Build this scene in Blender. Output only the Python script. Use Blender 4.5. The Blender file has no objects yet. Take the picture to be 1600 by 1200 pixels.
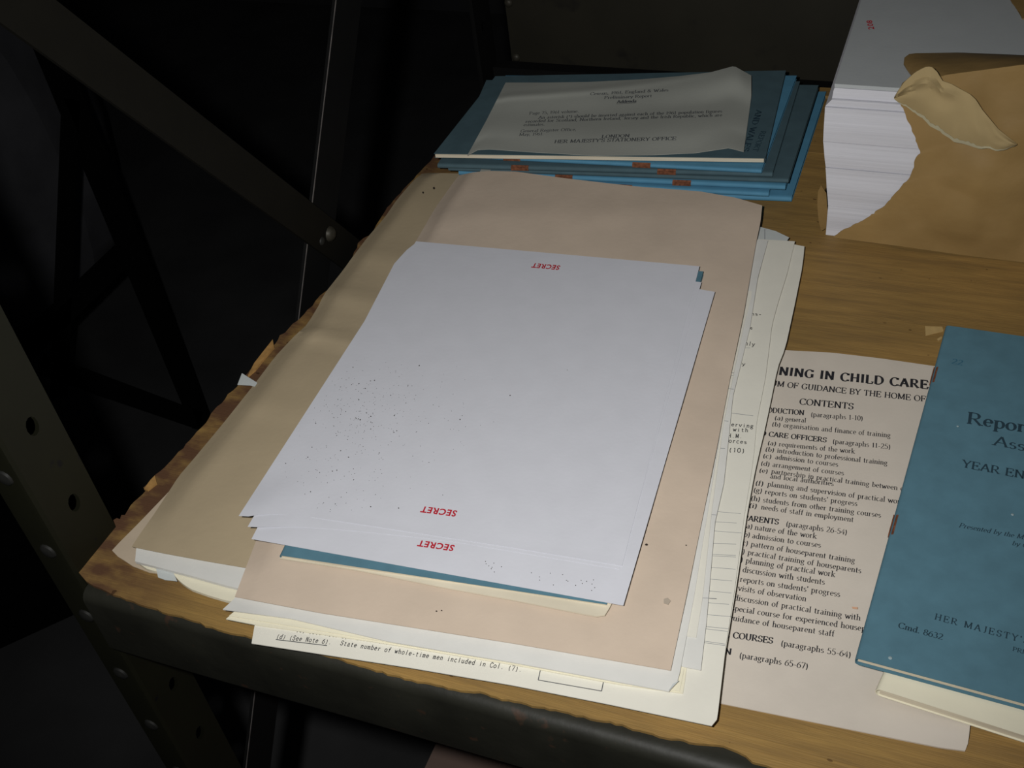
import bpy, bmesh, math, random
from mathutils import Vector, Matrix, noise
from mathutils.bvhtree import BVHTree

SC = bpy.context.scene
COL = SC.collection
RND = random.Random(7)

# ------------------------------------------------------------------ camera
# World: shelf top is z = 0, shelf front edge runs along X, depth along +Y (metres).
FPX = 1762.0
CAM = Vector((0.0, 0.0, 0.44))
_p, _r, _y = math.radians(41.0), math.radians(-8.8), math.radians(26.9)
_f = Vector((0, math.cos(_p), -math.sin(_p)))
_r0 = Vector((1, 0, 0)); _u0 = _r0.cross(_f)
_rt = _r0 * math.cos(_r) + _u0 * math.sin(_r)
_up = -_r0 * math.sin(_r) + _u0 * math.cos(_r)
_M = Matrix.Rotation(_y, 3, 'Z')
CF, CR, CU = _M @ _f, _M @ _rt, _M @ _up
cd = bpy.data.cameras.new('camera'); cam = bpy.data.objects.new('camera', cd); COL.objects.link(cam)
cd.sensor_width = 36.0; cd.lens = FPX / 1600 * 36.0; cd.clip_start = 0.01; cd.clip_end = 50
m3 = Matrix((CR, CU, -CF)).transposed()
cam.matrix_world = Matrix.Translation(CAM) @ m3.to_4x4()
SC.camera = cam

# ------------------------------------------------------------------ world, light, exposure
w = bpy.data.worlds.new('world'); SC.world = w; w.use_nodes = True
w.node_tree.nodes['Background'].inputs[0].default_value = (0.75, 0.85, 1.0, 1)
w.node_tree.nodes['Background'].inputs[1].default_value = 0.006
SC.view_settings.view_transform = 'Standard'
SC.view_settings.look = 'None'
SC.view_settings.gamma = 1.0
SC.view_settings.use_curve_mapping = False
SC.view_settings.exposure = 0.0
# the hand-held camera's flash: small, just above and left of the lens, aimed with it
ld = bpy.data.lights.new('camera_flash', 'SPOT'); lo = bpy.data.objects.new('camera_flash', ld); COL.objects.link(lo)
ld.energy = 14.9; ld.color = (1.0, 0.99, 0.97); ld.shadow_soft_size = 0.008
ld.spot_size = math.radians(98); ld.spot_blend = 1.0
lo.matrix_world = Matrix.Translation(CAM - CR * 0.045 + CU * 0.022) @ (Matrix((CR, CU, -(CF + CU * 0.17 + CR * 0.14).normalized())).transposed()).to_4x4()

# ------------------------------------------------------------------ projection helpers (pixel of the 1600x1200 photo -> point on a real plane)
def ray(x, y): return CF + CR * ((x - 800) / FPX) - CU * ((y - 600) / FPX)
def P(x, y, z=0.0):
    d = ray(x, y); return CAM + d * ((z - CAM.z) / d.z)
def PY(x, y, yy):
    d = ray(x, y); return CAM + d * ((yy - CAM.y) / d.y)
def J(v):
    v = Vector(v) - CAM; return (800 + FPX * v.dot(CR) / v.dot(CF), 600 - FPX * v.dot(CU) / v.dot(CF))

# ------------------------------------------------------------------ materials
def mat(name, col, rough=0.85, var=0.06, scale=60, bump=0.15, bscale=400, bdist=0.0003, spec=0.25, metal=0.0, stretch=(1, 1, 1), spots=None):
    m = bpy.data.materials.new(name); m.use_nodes = True
    nt = m.node_tree; N = nt.nodes; L = nt.links
    b = N['Principled BSDF']; b.inputs['Roughness'].default_value = rough; b.inputs['Metallic'].default_value = metal
    b.inputs['Specular IOR Level'].default_value = spec
    tc = N.new('ShaderNodeTexCoord'); mp = N.new('ShaderNodeMapping'); mp.inputs['Scale'].default_value = stretch
    L.new(tc.outputs['Object'], mp.inputs[0])
    n1 = N.new('ShaderNodeTexNoise'); n1.inputs['Scale'].default_value = scale; n1.inputs['Detail'].default_value = 4
    L.new(mp.outputs[0], n1.inputs['Vector'])
    r = N.new('ShaderNodeValToRGB')
    c0 = tuple(max(0, c * (1 - var)) for c in col) + (1,); c1 = tuple(min(1, c * (1 + var)) for c in col) + (1,)
    r.color_ramp.elements[0].position = 0.3; r.color_ramp.elements[1].position = 0.7
    r.color_ramp.elements[0].color = c0; r.color_ramp.elements[1].color = c1
    L.new(n1.outputs['Fac'], r.inputs[0]); out = r.outputs[0]
    if spots:
        n3 = N.new('ShaderNodeTexNoise'); n3.inputs['Scale'].default_value = spots[1]; n3.inputs['Detail'].default_value = 3
        L.new(tc.outputs['Object'], n3.inputs['Vector'])
        r3 = N.new('ShaderNodeValToRGB'); r3.color_ramp.elements[0].position = spots[2]; r3.color_ramp.elements[1].position = spots[3]
        L.new(n3.outputs['Fac'], r3.inputs[0])
        mx = N.new('ShaderNodeMix'); mx.data_type = 'RGBA'
        L.new(r3.outputs[0], mx.inputs[0]); L.new(out, mx.inputs[6]); mx.inputs[7].default_value = tuple(spots[0]) + (1,)
        out = mx.outputs[2]
    L.new(out, b.inputs['Base Color'])
    if bump:
        n2 = N.new('ShaderNodeTexNoise'); n2.inputs['Scale'].default_value = bscale; n2.inputs['Detail'].default_value = 3
        L.new(mp.outputs[0], n2.inputs['Vector'])
        bp = N.new('ShaderNodeBump'); bp.inputs['Strength'].default_value = bump; bp.inputs['Distance'].default_value = bdist
        L.new(n2.outputs['Fac'], bp.inputs['Height']); L.new(bp.outputs[0], b.inputs['Normal'])
    return m

M = {}
M['secret'] = mat('white_paper', (0.58, 0.588, 0.635), var=0.02)
M['form'] = mat('form_paper', (0.68, 0.66, 0.58), var=0.02)
M['cream'] = mat('cream_paper', (0.72, 0.68, 0.53), var=0.02)
M['white'] = mat('page_paper', (0.63, 0.625, 0.59), var=0.03)
M['grey_paper'] = mat('grey_paper', (0.50, 0.53, 0.52), var=0.03)
M['slip'] = mat('slip_paper', (0.345, 0.355, 0.32), var=0.03, scale=30)
M['leaflet'] = mat('leaflet_paper', (0.565, 0.51, 0.44), var=0.03)
M['buff_pink'] = mat('buff_card', (0.55, 0.45, 0.355), var=0.04, scale=40, bump=0.3, bscale=250)
M['buff'] = mat('tan_card', (0.39, 0.315, 0.205), var=0.05, scale=30, bump=0.3, bscale=250)
M['buff_back'] = mat('buff_card_back', (0.47, 0.385, 0.285), var=0.05, scale=40)
M['blue'] = mat('blue_cover', (0.082, 0.180, 0.232), var=0.08, scale=90, rough=0.8, spec=0.3)
M['blue_far'] = mat('dark_blue_cover', (0.062, 0.108, 0.128), var=0.08, scale=90, rough=0.8)
M['blue_light'] = mat('light_blue_cover', (0.080, 0.235, 0.36), var=0.06, scale=90, rough=0.7)
M['pages'] = mat('page_edges', (0.60, 0.54, 0.42), var=0.12, scale=900, stretch=(0.03, 0.03, 1))
M['ream'] = mat('ream_edges', (0.56, 0.56, 0.60), var=0.05, scale=700, stretch=(0.02, 0.02, 1), bump=0.4, bscale=1500)
M['brown'] = mat('brown_wrapping', (0.26, 0.165, 0.060), var=0.10, scale=25, bump=0.35, bscale=120, bdist=0.001, spec=0.35, rough=0.6)
M['brown_in'] = mat('brown_wrapping_inside', (0.34, 0.255, 0.125), var=0.08, scale=30, bump=0.25, bscale=120, bdist=0.001)
M['brown_raw'] = mat('torn_fibre', (0.42, 0.38, 0.25), var=0.1)
M['ink'] = mat('black_ink', (0.018, 0.018, 0.022), var=0.0, bump=0)
M['ink_soft'] = mat('faded_ink', (0.07, 0.075, 0.08), var=0.0, bump=0)
M['ink_line'] = mat('ruled_ink', (0.26, 0.27, 0.28), var=0.0, bump=0)
M['ink_blue'] = mat('cover_ink', (0.018, 0.042, 0.060), var=0.0, bump=0)
M['ink_faint'] = mat('faint_cover_ink', (0.035, 0.12, 0.18), var=0.0, bump=0)
M['red'] = mat('red_ink', (0.42, 0.012, 0.025), var=0.1, scale=600, bump=0)
M['rust'] = mat('rust', (0.16, 0.06, 0.03), var=0.4, scale=500, rough=0.9)
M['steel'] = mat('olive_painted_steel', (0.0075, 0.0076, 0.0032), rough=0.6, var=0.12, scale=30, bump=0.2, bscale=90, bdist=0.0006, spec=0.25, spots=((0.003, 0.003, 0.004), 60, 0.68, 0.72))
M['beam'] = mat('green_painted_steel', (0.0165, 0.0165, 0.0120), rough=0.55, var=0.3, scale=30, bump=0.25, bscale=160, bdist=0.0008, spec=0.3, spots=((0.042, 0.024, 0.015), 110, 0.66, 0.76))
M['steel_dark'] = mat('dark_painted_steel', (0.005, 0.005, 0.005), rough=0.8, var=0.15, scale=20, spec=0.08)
M['steel_edge'] = mat('worn_steel_edge', (0.11, 0.10, 0.095), rough=0.45, var=0.3, scale=100)
M['bolt'] = mat('bolt_steel', (0.035, 0.032, 0.024), rough=0.5, var=0.2, scale=300, metal=0.3)
M['bolt_dull'] = mat('painted_bolt', (0.015, 0.015, 0.0135), rough=0.6, var=0.2, scale=300)
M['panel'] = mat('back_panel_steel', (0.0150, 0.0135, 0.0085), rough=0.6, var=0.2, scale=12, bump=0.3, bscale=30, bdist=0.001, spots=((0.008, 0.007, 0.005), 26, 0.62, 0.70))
M['floor'] = mat('concrete', (0.070, 0.070, 0.071), rough=0.95, var=0.2, scale=6)
M['wall'] = mat('dark_plaster', (0.065, 0.065, 0.069), rough=0.95, var=0.25, scale=3)
M['far_black'] = mat('black_paint_and_shade', (0.004, 0.004, 0.004), rough=0.8, var=0.1, scale=20, spec=0.08)  # black paint of rack parts; also colours the added shadow block
M['sack'] = mat('grey_sack', (0.11, 0.11, 0.12), rough=0.95, var=0.25, scale=8)
M['card'] = mat('cardboard', (0.16, 0.11, 0.09), rough=0.9, var=0.1, scale=10)
M['splinter'] = mat('fresh_wood', (0.36, 0.20, 0.065), rough=0.8, var=0.2, scale=200)
M['pale_wood'] = mat('pale_scraped_wood', (0.42, 0.29, 0.12), rough=0.8, var=0.1, scale=200)
M['pale_spot'] = mat('pale_speck', (0.28, 0.36, 0.38))
M['grit'] = mat('dark_grit', (0.03, 0.022, 0.018), var=0.3, scale=300, bump=0)

def wood():
    m = bpy.data.materials.new('shelf_wood'); m.use_nodes = True
    nt = m.node_tree; N = nt.nodes; L = nt.links; b = N['Principled BSDF']
    b.inputs['Roughness'].default_value = 0.62; b.inputs['Specular IOR Level'].default_value = 0.3
    tc = N.new('ShaderNodeTexCoord')
    def nz(sc, scale, det=4, dist=0.0):
        mp = N.new('ShaderNodeMapping'); mp.inputs['Scale'].default_value = sc; L.new(tc.outputs['Object'], mp.inputs[0])
        n = N.new('ShaderNodeTexNoise'); n.inputs['Scale'].default_value = scale; n.inputs['Detail'].default_value = det; n.inputs['Distortion'].default_value = dist
        L.new(mp.outputs[0], n.inputs['Vector']); return n.outputs['Fac']
    def ramp(fac, stops):
        r = N.new('ShaderNodeValToRGB'); e = r.color_ramp.elements
        e[0].position, e[0].color = stops[0][0], stops[0][1] + (1,); e[1].position, e[1].color = stops[-1][0], stops[-1][1] + (1,)
        for s in stops[1:-1]:
            q = e.new(s[0]); q.color = s[1] + (1,)
        L.new(fac, r.inputs[0]); return r.outputs[0]
    def mix(f, a, c, mode='MIX'):
        x = N.new('ShaderNodeMix'); x.data_type = 'RGBA'; x.blend_type = mode
        for k, v in ((0, f), (6, a), (7, c)):
            if isinstance(v, (int, float)): x.inputs[k].default_value = v
            elif isinstance(v, tuple): x.inputs[k].default_value = v + (1,)
            else: L.new(v, x.inputs[k])
        return x.outputs[2]
    grain = nz((1, 14, 1), 14, 6, 0.4)
    c = ramp(grain, [(0.25, (0.235, 0.142, 0.050)), (0.48, (0.300, 0.180, 0.057)), (0.75, (0.375, 0.228, 0.070))])
    fine = nz((1, 25, 1), 60, 3)
    c = mix(0.55, c, ramp(fine, [(0.3, (0.66, 0.68, 0.72)), (0.7, (1.08, 1.05, 1.0))]), 'MULTIPLY')
    blot = nz((1, 1.6, 1), 9, 3)
    c = mix(0.6, c, ramp(blot, [(0.32, (0.66, 0.70, 0.74)), (0.65, (1.0, 1.0, 1.0))]), 'MULTIPLY')
    # grime worn into the damaged front left corner and left rim
    sp = N.new('ShaderNodeSeparateXYZ'); L.new(tc.outputs['Object'], sp.inputs[0])
    mr = N.new('ShaderNodeMapRange'); mr.inputs[1].default_value = -0.325; mr.inputs[2].default_value = -0.385; L.new(sp.outputs[0], mr.inputs[0])
    g = N.new('ShaderNodeMath'); g.operation = 'MULTIPLY'; L.new(mr.outputs[0], g.inputs[0])
    gr = ramp(nz((1, 2, 1), 45, 4), [(0.30, (0, 0, 0)), (0.55, (1, 1, 1))]); L.new(gr, g.inputs[1])
    c = mix(g.outputs[0], c, (0.10, 0.050, 0.026))
    pits = ramp(nz((1, 1.5, 1), 170, 1), [(0.215, (0.35, 0.3, 0.3)), (0.235, (1, 1, 1))])
    c = mix(0.8, c, pits, 'MULTIPLY')
    L.new(c, b.inputs['Base Color'])
    bp = N.new('ShaderNodeBump'); bp.inputs['Strength'].default_value = 0.35; bp.inputs['Distance'].default_value = 0.0006
    L.new(fine, bp.inputs['Height']); L.new(bp.outputs[0], b.inputs['Normal'])
    return m
M['wood'] = wood()

# ------------------------------------------------------------------ object helpers
ORG = {}
def tag(o, label=None, cat=None, group=None, kind=None):
    if label: o['label'] = label
    if cat: o['category'] = cat
    if group: o['group'] = group
    if kind: o['kind'] = kind
    return o
def thing(name, loc, label, cat, group=None):
    o = bpy.data.objects.new(name, None); COL.objects.link(o); o.location = loc
    o.empty_display_size = 0.02; ORG[o.name] = Vector(loc)
    return tag(o, label, cat, group)
def mesh_obj(name, verts, faces, m, parent=None, mi=None, smooth=True):
    verts = [Vector(v) for v in verts]
    if parent is not None: org = ORG[parent.name]
    else:
        lo_ = Vector([min(v[i] for v in verts) for i in range(3)]); hi = Vector([max(v[i] for v in verts) for i in range(3)])
        org = Vector(((lo_.x + hi.x) / 2, (lo_.y + hi.y) / 2, lo_.z))
    me = bpy.data.meshes.new(name); me.from_pydata([tuple(v - org) for v in verts], [], faces); me.update()
    mats = m if isinstance(m, (list, tuple)) else [m]
    for q in mats: me.materials.append(q)
    if mi:
        for p_, k in zip(me.polygons, mi): p_.material_index = k
    o = bpy.data.objects.new(name, me); COL.objects.link(o)
    if smooth:
        me.shade_smooth()
        try: me.set_sharp_from_angle(angle=math.radians(35))
        except Exception: pass
    if parent is not None:
        o.parent = parent
    else: o.location = org
    ORG[o.name] = org
    return o
class MB:
    def __init__(s): s.v = []; s.f = []; s.m = []
    def add(s, v, f, k=0):
        n = len(s.v); s.v += [Vector(q) for q in v]; s.f += [tuple(i + n for i in q) for q in f]; s.m += [k] * len(f)
    def box(s, x0, x1, y0, y1, z0, z1, k=0):
        v = [(x, y, z) for z in (z0, z1) for y in (y0, y1) for x in (x0, x1)]
        s.add(v, [(0, 2, 3, 1), (4, 5, 7, 6), (0, 1, 5, 4), (2, 6, 7, 3), (0, 4, 6, 2), (1, 3, 7, 5)], k)
    def prism(s, pts, off, k=0):     # closed polygon of 3-D points extruded by vector off
        n = len(pts); off = Vector(off)
        v = [Vector(p_) for p_ in pts] + [Vector(p_) + off for p_ in pts]
        s.add(v, [tuple(range(n))[::-1], tuple(range(n, 2 * n))] + [(i, (i + 1) % n, n + (i + 1) % n, n + i) for i in range(n)], k)
    def dome(s, c, nrm, r, h, n=12, k=0):
        c = Vector(c); nrm = Vector(nrm).normalized(); a = nrm.orthogonal().normalized(); b = nrm.cross(a)
        v = []; f = []
        for j, t in enumerate((0, 30, 60)):
            rr, hh = r * math.cos(math.radians(t)), h * math.sin(math.radians(t))
            v += [c + (a * math.cos(i * 2 * math.pi / n) + b * math.sin(i * 2 * math.pi / n)) * rr + nrm * hh for i in range(n)]
        v.append(c + nrm * h)
        for j in range(2):
            f += [(j * n + i, j * n + (i + 1) % n, (j + 1) * n + (i + 1) % n, (j + 1) * n + i) for i in range(n)]
        f += [(2 * n + i, 2 * n + (i + 1) % n, 3 * n) for i in range(n)]
        s.add(v, f, k)
    def build(s, name, m, parent=None, smooth=True): return mesh_obj(name, s.v, s.f, m, parent, s.m, smooth)

def polyat(pl, t):                   # point at parameter t along a polyline (by length)
    L_ = [math.dist(a, b) for a, b in zip(pl, pl[1:])]; tot = sum(L_); d = t * tot
    for k, l in enumerate(L_):
        if d <= l or k == len(L_) - 1:
            q = 0 if l == 0 else min(1, max(0, d / l)); a, b = pl[k], pl[k + 1]
            return (a[0] + (b[0] - a[0]) * q, a[1] + (b[1] - a[1]) * q)
        d -= l
def coons(tl, tr, br, bl, top=(), right=(), bottom=(), left=(), n=28, m=28):
    T = [tl, *top, tr]; B = [bl, *bottom, br]; L_ = [tl, *left, bl]; R = [tr, *right, br]
    g = []
    for j in range(m + 1):
        v = j / m; row = []
        lp, rp = polyat(L_, v), polyat(R, v)
        for i in range(n + 1):
            u = i / n; tp, bp = polyat(T, u), polyat(B, u)
            row.append(tuple((1 - v) * tp[k] + v * bp[k] + (1 - u) * lp[k] + u * rp[k] - ((1 - u) * (1 - v) * tl[k] + u * (1 - v) * tr[k] + (1 - u) * v * bl[k] + u * v * br[k]) for k in (0, 1)))
        g.append(row)
    return g
def gridmesh(top, t, mb=None, k=0, off=None):
    """closed slab: top grid of world points, thickness t downward (or along off)"""
    mb = mb or MB(); m_, n_ = len(top), len(top[0]); off = Vector(off) if off else Vector((0, 0, -t))
    v = [p_ for r in top for p_ in r]; v2 = [p_ + off for p_ in v]; N_ = len(v); f = []
    I = lambda j, i: j * n_ + i
    for j in range(m_ - 1):
        for i in range(n_ - 1):
            f.append((I(j + 1, i), I(j + 1, i + 1), I(j, i + 1), I(j, i)))
            f.append((N_ + I(j, i), N_ + I(j, i + 1), N_ + I(j + 1, i + 1), N_ + I(j + 1, i)))
    rim = [I(0, i) for i in range(n_)] + [I(j, n_ - 1) for j in range(1, m_)] + [I(m_ - 1, i) for i in range(n_ - 2, -1, -1)] + [I(j, 0) for j in range(m_ - 2, 0, -1)]
    for a, b in zip(rim, rim[1:] + rim[:1]): f.append((a, b, N_ + b, N_ + a))
    mb.add(v + v2, f, k); return mb
def sheet(name, q, z, t, m, parent=None, zf=None, n=28, mm=28, wob=0.0, seed=0, **edges):
    g = coons(*q, **edges, n=n, m=mm); top = []
    for j, row in enumerate(g):
        r = []
        for i, (x, y) in enumerate(row):
            u, v = i / n, j / mm
            zz = z + (zf(u, v) if zf else 0)
            if wob:
                w0 = P(x, y, z); zz += wob * noise.noise(Vector((w0.x * 14 + seed, w0.y * 14, seed)))
            r.append(P(x, y, zz))
        top.append(r)
    mb = gridmesh(top, t); return mb.build(name, m, parent)
def smooth01(x): x = max(0, min(1, x)); return x * x * (3 - 2 * x)

# ------------------------------------------------------------------ lettering: a small stroke alphabet (serif or typewriter)
def arc(cx, cy, rx, ry, a0, a1, n=9):
    return [(cx + rx * math.cos(math.radians(a0 + (a1 - a0) * i / n)), cy + ry * math.sin(math.radians(a0 + (a1 - a0) * i / n))) for i in range(n + 1)]
V7 = lambda x, fl='12': ([(x, 0), (x, 7)], fl)
G = {
 'A': (6.8, [([(0.7, 0), (3.4, 7)], '1'), ([(3.4, 7), (6.1, 0)], '2'), ([(1.7, 2.5), (5, 2.5)], '')]),
 'B': (6.2, [V7(1.3), ([(1.3, 7)] + arc(3.2, 5.3, 1.7, 1.7, 90, -90) + [(1.3, 3.6)], ''), (arc(3.3, 1.8, 2.1, 1.8, 90, -90) + [(1.3, 0)], '')]),
 'C': (6.6, [(arc(3.6, 3.5, 2.8, 3.5, 40, 320, 14), ''), ([(5.75, 5.2), (5.75, 6.9)], ''), ([(5.75, 0.2), (5.75, 1.5)], '')]),
 'D': (7.0, [V7(1.3), ([(1.3, 7)] + arc(3, 3.5, 3.2, 3.5, 90, -90, 12) + [(1.3, 0)], '')]),
 'E': (6.1, [V7(1.3), ([(1.3, 7), (5.3, 7), (5.3, 5.5)], ''), ([(1.3, 3.6), (4, 3.6)], ''), ([(4, 2.8), (4, 4.4)], ''), ([(1.3, 0), (5.5, 0), (5.5, 1.6)], '')]),
 'F': (5.8, [V7(1.3), ([(1.3, 7), (5.2, 7), (5.2, 5.5)], ''), ([(1.3, 3.6), (4, 3.6)], ''), ([(4, 2.8), (4, 4.4)], '')]),
 'G': (7.1, [(arc(3.6, 3.5, 2.8, 3.5, 45, 320, 14), ''), ([(5.7, 5.2), (5.7, 6.9)], ''), ([(5.8, 0.4), (5.8, 3)], '2')]),
 'H': (7.2, [V7(1.4), V7(5.8), ([(1.4, 3.6), (5.8, 3.6)], '')]),
 'I': (3.0, [V7(1.5)]),
 'J': (4.2, [([(2.9, 7), (2.9, 1.6)] + arc(1.8, 1.6, 1.1, 1.6, 0, -120, 5), '1')]),
 'K': (6.8, [V7(1.3), ([(5.6, 7), (1.6, 3.1)], '1'), ([(2.8, 4.2), (6, 0)], '2')]),
 'L': (5.8, [V7(1.3), ([(1.3, 0), (5.2, 0), (5.2, 1.8)], '')]),
 'M': (8.6, [V7(1.4), ([(1.4, 7), (4.3, 0.6)], ''), ([(4.3, 0.6), (7.2, 7)], ''), V7(7.2)]),
 'N': (7.4, [V7(1.4), ([(1.4, 7), (6, 0)], ''), V7(6, '2')]),
 'O': (7.2, [(arc(3.6, 3.5, 2.9, 3.5, 0, 360, 18), '')]),
 'P': (6.0, [V7(1.3), ([(1.3, 7)] + arc(3.1, 5.1, 2.0, 1.9, 90, -90) + [(1.3, 3.2)], '')]),
 'Q': (7.2, [(arc(3.6, 3.5, 2.9, 3.5, 0, 360, 18), ''), ([(3.4, 1), (6.2, -1.4)], '')]),
 'R': (6.7, [V7(1.3), ([(1.3, 7)] + arc(3.1, 5.2, 1.9, 1.8, 90, -90) + [(1.3, 3.4)], ''), ([(3.1, 3.4), (5.9, 0)], '2')]),
 'S': (5.4, [(arc(2.7, 5.2, 1.75, 1.75, 30, 250, 9) + arc(2.7, 1.8, 1.9, 1.8, 80, -150, 9), ''), ([(4.4, 5.2), (4.4, 6.8)], ''), ([(0.9, 0.3), (0.9, 1.8)], '')]),
 'T': (6.2, [V7(3.1, '1'), ([(0.6, 5.5), (0.6, 7), (5.6, 7), (5.6, 5.5)], '')]),
 'U': (7.0, [([(1.4, 7), (1.4, 2.3)] + arc(3.5, 2.3, 2.1, 2.3, 180, 360, 9) + [(5.6, 7)], '12')]),
 'V': (6.6, [([(0.7, 7), (3.3, 0)], '1'), ([(3.3, 0), (5.9, 7)], '2')]),
 'W': (9.0, [([(0.7, 7), (2.8, 0)], '1'), ([(2.8, 0), (4.5, 6)], ''), ([(4.5, 6), (6.2, 0)], ''), ([(6.2, 0), (8.3, 7)], '2')]),
 'X': (6.6, [([(0.9, 7), (5.8, 0)], '12'), ([(0.8, 0), (5.7, 7)], '12')]),
 'Y': (6.4, [([(0.7, 7), (3.2, 3.3)], '1'), ([(5.7, 7), (3.2, 3.3)], '1'), ([(3.2, 3.3), (3.2, 0)], '2')]),
 'Z': (6.0, [([(0.9, 5.6), (0.9, 7), (5.2, 7), (0.7, 0), (5.3, 0), (5.3, 1.5)], '')]),
 'a': (4.4, [([(3.2, 0.1), (3.2, 3.2)] + arc(2.1, 3.4, 1.1, 1.1, 0, 150, 6), ''), (arc(2.0, 1.25, 1.3, 1.2, 60, 330, 9), ''), ([(3.2, 0.1), (4.1, 0.3)], '')]),
 'b': (4.9, [([(1.2, 7), (1.2, 0.2)], '1'), (arc(2.6, 2.25, 1.6, 2.2, 150, -150, 12), '')]),
 'c': (4.2, [(arc(2.3, 2.25, 1.6, 2.25, 45, 315, 12), '')]),
 'd': (4.9, [([(3.8, 7), (3.8, 0)], '12'), (arc(2.4, 2.25, 1.6, 2.2, 30, 330, 12), '')]),
 'e': (4.3, [([(0.75, 2.5), (3.7, 2.5)] + arc(2.25, 2.35, 1.5, 2.15, 5, 320, 13), '')]),
 'f': (3.2, [([(1.4, 0), (1.4, 5.6)] + arc(2.4, 5.6, 1.0, 1.4, 180, 50, 5), '1'), ([(0.4, 4.4), (2.7, 4.4)], '')]),
 'g': (4.5, [(arc(2.1, 3.0, 1.3, 1.5, 0, 360, 12), ''), ([(1.2, 1.8), (1.1, 0.9), (3.2, 0.4)] + arc(2.2, -0.9, 1.6, 1.1, 60, -240, 10), ''), ([(3.1, 4.1), (4.2, 4.4)], '')]),
 'h': (5.1, [([(1.2, 7), (1.2, 0)], '12'), ([(1.2, 3.2)] + arc(2.6, 3.2, 1.3, 1.3, 150, 0, 6) + [(3.9, 0)], '2')]),
 'i': (2.6, [([(1.3, 4.4), (1.3, 0)], '12'), ([(1.3, 5.8), (1.3, 6.6)], '')]),
 'j': (2.6, [([(1.5, 4.4), (1.5, -1)] + arc(0.7, -1, 0.8, 1.0, 0, -120, 5), '1'), ([(1.5, 5.8), (1.5, 6.6)], '')]),
 'k': (4.9, [([(1.2, 7), (1.2, 0)], '12'), ([(3.9, 4.4), (1.4, 1.9)], '1'), ([(2.2, 2.7), (4.3, 0)], '2')]),
 'l': (2.6, [([(1.3, 7), (1.3, 0)], '12')]),
 'm': (7.7, [([(1.2, 4.4), (1.2, 0)], '12'), ([(1.2, 3.2)] + arc(2.5, 3.2, 1.25, 1.25, 150, 0, 6) + [(3.8, 0)], '2'), ([(3.8, 3.2)] + arc(5.1, 3.2, 1.3, 1.25, 150, 0, 6) + [(6.5, 0)], '2')]),
 'n': (5.1, [([(1.2, 4.4), (1.2, 0)], '12'), ([(1.2, 3.2)] + arc(2.6, 3.2, 1.3, 1.3, 150, 0, 6) + [(3.9, 0)], '2')]),
 'o': (4.7, [(arc(2.35, 2.25, 1.7, 2.25, 0, 360, 14), '')]),
 'p': (4.9, [([(1.2, 4.4), (1.2, -2.2)], '12'), (arc(2.6, 2.25, 1.6, 2.2, 150, -150, 12), '')]),
 'q': (4.9, [([(3.8, 4.4), (3.8, -2.2)], '2'), (arc(2.4, 2.25, 1.6, 2.2, 30, 330, 12), '')]),
 'r': (3.7, [([(1.2, 4.4), (1.2, 0)], '12'), ([(1.2, 3.0), (2.0, 4.2), (3.3, 4.2)], '')]),
 's': (3.7, [(arc(1.85, 3.35, 1.1, 1.05, 30, 250, 8) + arc(1.85, 1.2, 1.25, 1.15, 80, -150, 8), '')]),
 't': (3.2, [([(1.4, 6.0), (1.4, 1.1)] + arc(2.2, 1.1, 0.8, 1.0, 180, 310, 5), ''), ([(0.4, 4.4), (2.7, 4.4)], '')]),
 'u': (5.1, [([(1.2, 4.4), (1.2, 1.4)] + arc(2.5, 1.4, 1.3, 1.3, 180, 330, 6), '1'), ([(3.9, 4.4), (3.9, 0)], '12')]),
 'v': (4.7, [([(0.6, 4.4), (2.35, 0)], '1'), ([(2.35, 0), (4.1, 4.4)], '2')]),
 'w': (6.7, [([(0.6, 4.4), (2.1, 0)], '1'), ([(2.1, 0), (3.35, 4)], ''), ([(3.35, 4), (4.6, 0)], ''), ([(4.6, 0), (6.1, 4.4)], '2')]),
 'x': (4.7, [([(0.8, 4.4), (4, 0)], '12'), ([(0.7, 0), (3.9, 4.4)], '12')]),
 'y': (4.7, [([(0.6, 4.4), (2.5, 0)], '1'), ([(4.2, 4.4), (2.2, -1.2), (1.2, -2.1), (0.6, -1.8)], '1')]),
 'z': (4.3, [([(0.7, 4.4), (3.6, 4.4), (0.6, 0), (3.8, 0)], '')]),
 '0': (4.8, [(arc(2.4, 3.4, 1.8, 3.4, 0, 360, 16), '')]),
 '1': (3.9, [([(2, 0), (2, 6.8), (0.9, 5.9)], '1')]),
 '2': (4.8, [(arc(2.3, 5.0, 1.6, 1.8, 160, -30, 9) + [(0.6, 0), (4.2, 0), (4.2, 0.8)], '')]),
 '3': (4.8, [(arc(2.2, 5.2, 1.4, 1.5, 150, -80, 8) + arc(2.2, 1.8, 1.8, 1.8, 85, -150, 9), '')]),
 '4': (4.8, [([(3.3, 0), (3.3, 6.8), (0.4, 2.1), (4.5, 2.1)], '1')]),
 '5': (4.8, [([(4, 6.8), (1.3, 6.8), (1.0, 3.8)] + arc(2.2, 2.1, 1.8, 2.1, 110, -150, 9), '')]),
 '6': (4.8, [([(3.8, 6.7), (1.6, 5.2)] + arc(2.4, 2.1, 1.8, 2.1, 150, -210, 13), '')]),
 '7': (4.8, [([(0.7, 5.8), (0.7, 6.8), (4.2, 6.8), (2, 0)], '')]),
 '8': (4.8, [(arc(2.4, 5.2, 1.4, 1.6, 0, 360, 12), ''), (arc(2.4, 1.8, 1.8, 1.8, 0, 360, 12), '')]),
 '9': (4.8, [(arc(2.4, 4.7, 1.8, 2.1, -30, 330, 13) + [(3.2, 1.6), (1, 0.1)], '')]),
 '(': (3.0, [(arc(3.6, 2.6, 2.4, 4.8, 130, 230, 7), '')]),
 ')': (3.0, [(arc(-0.6, 2.6, 2.4, 4.8, 50, -50, 7), '')]),
 '.': (2.4, [([(1.2, 0), (1.2, 0.9)], '')]),
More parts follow.
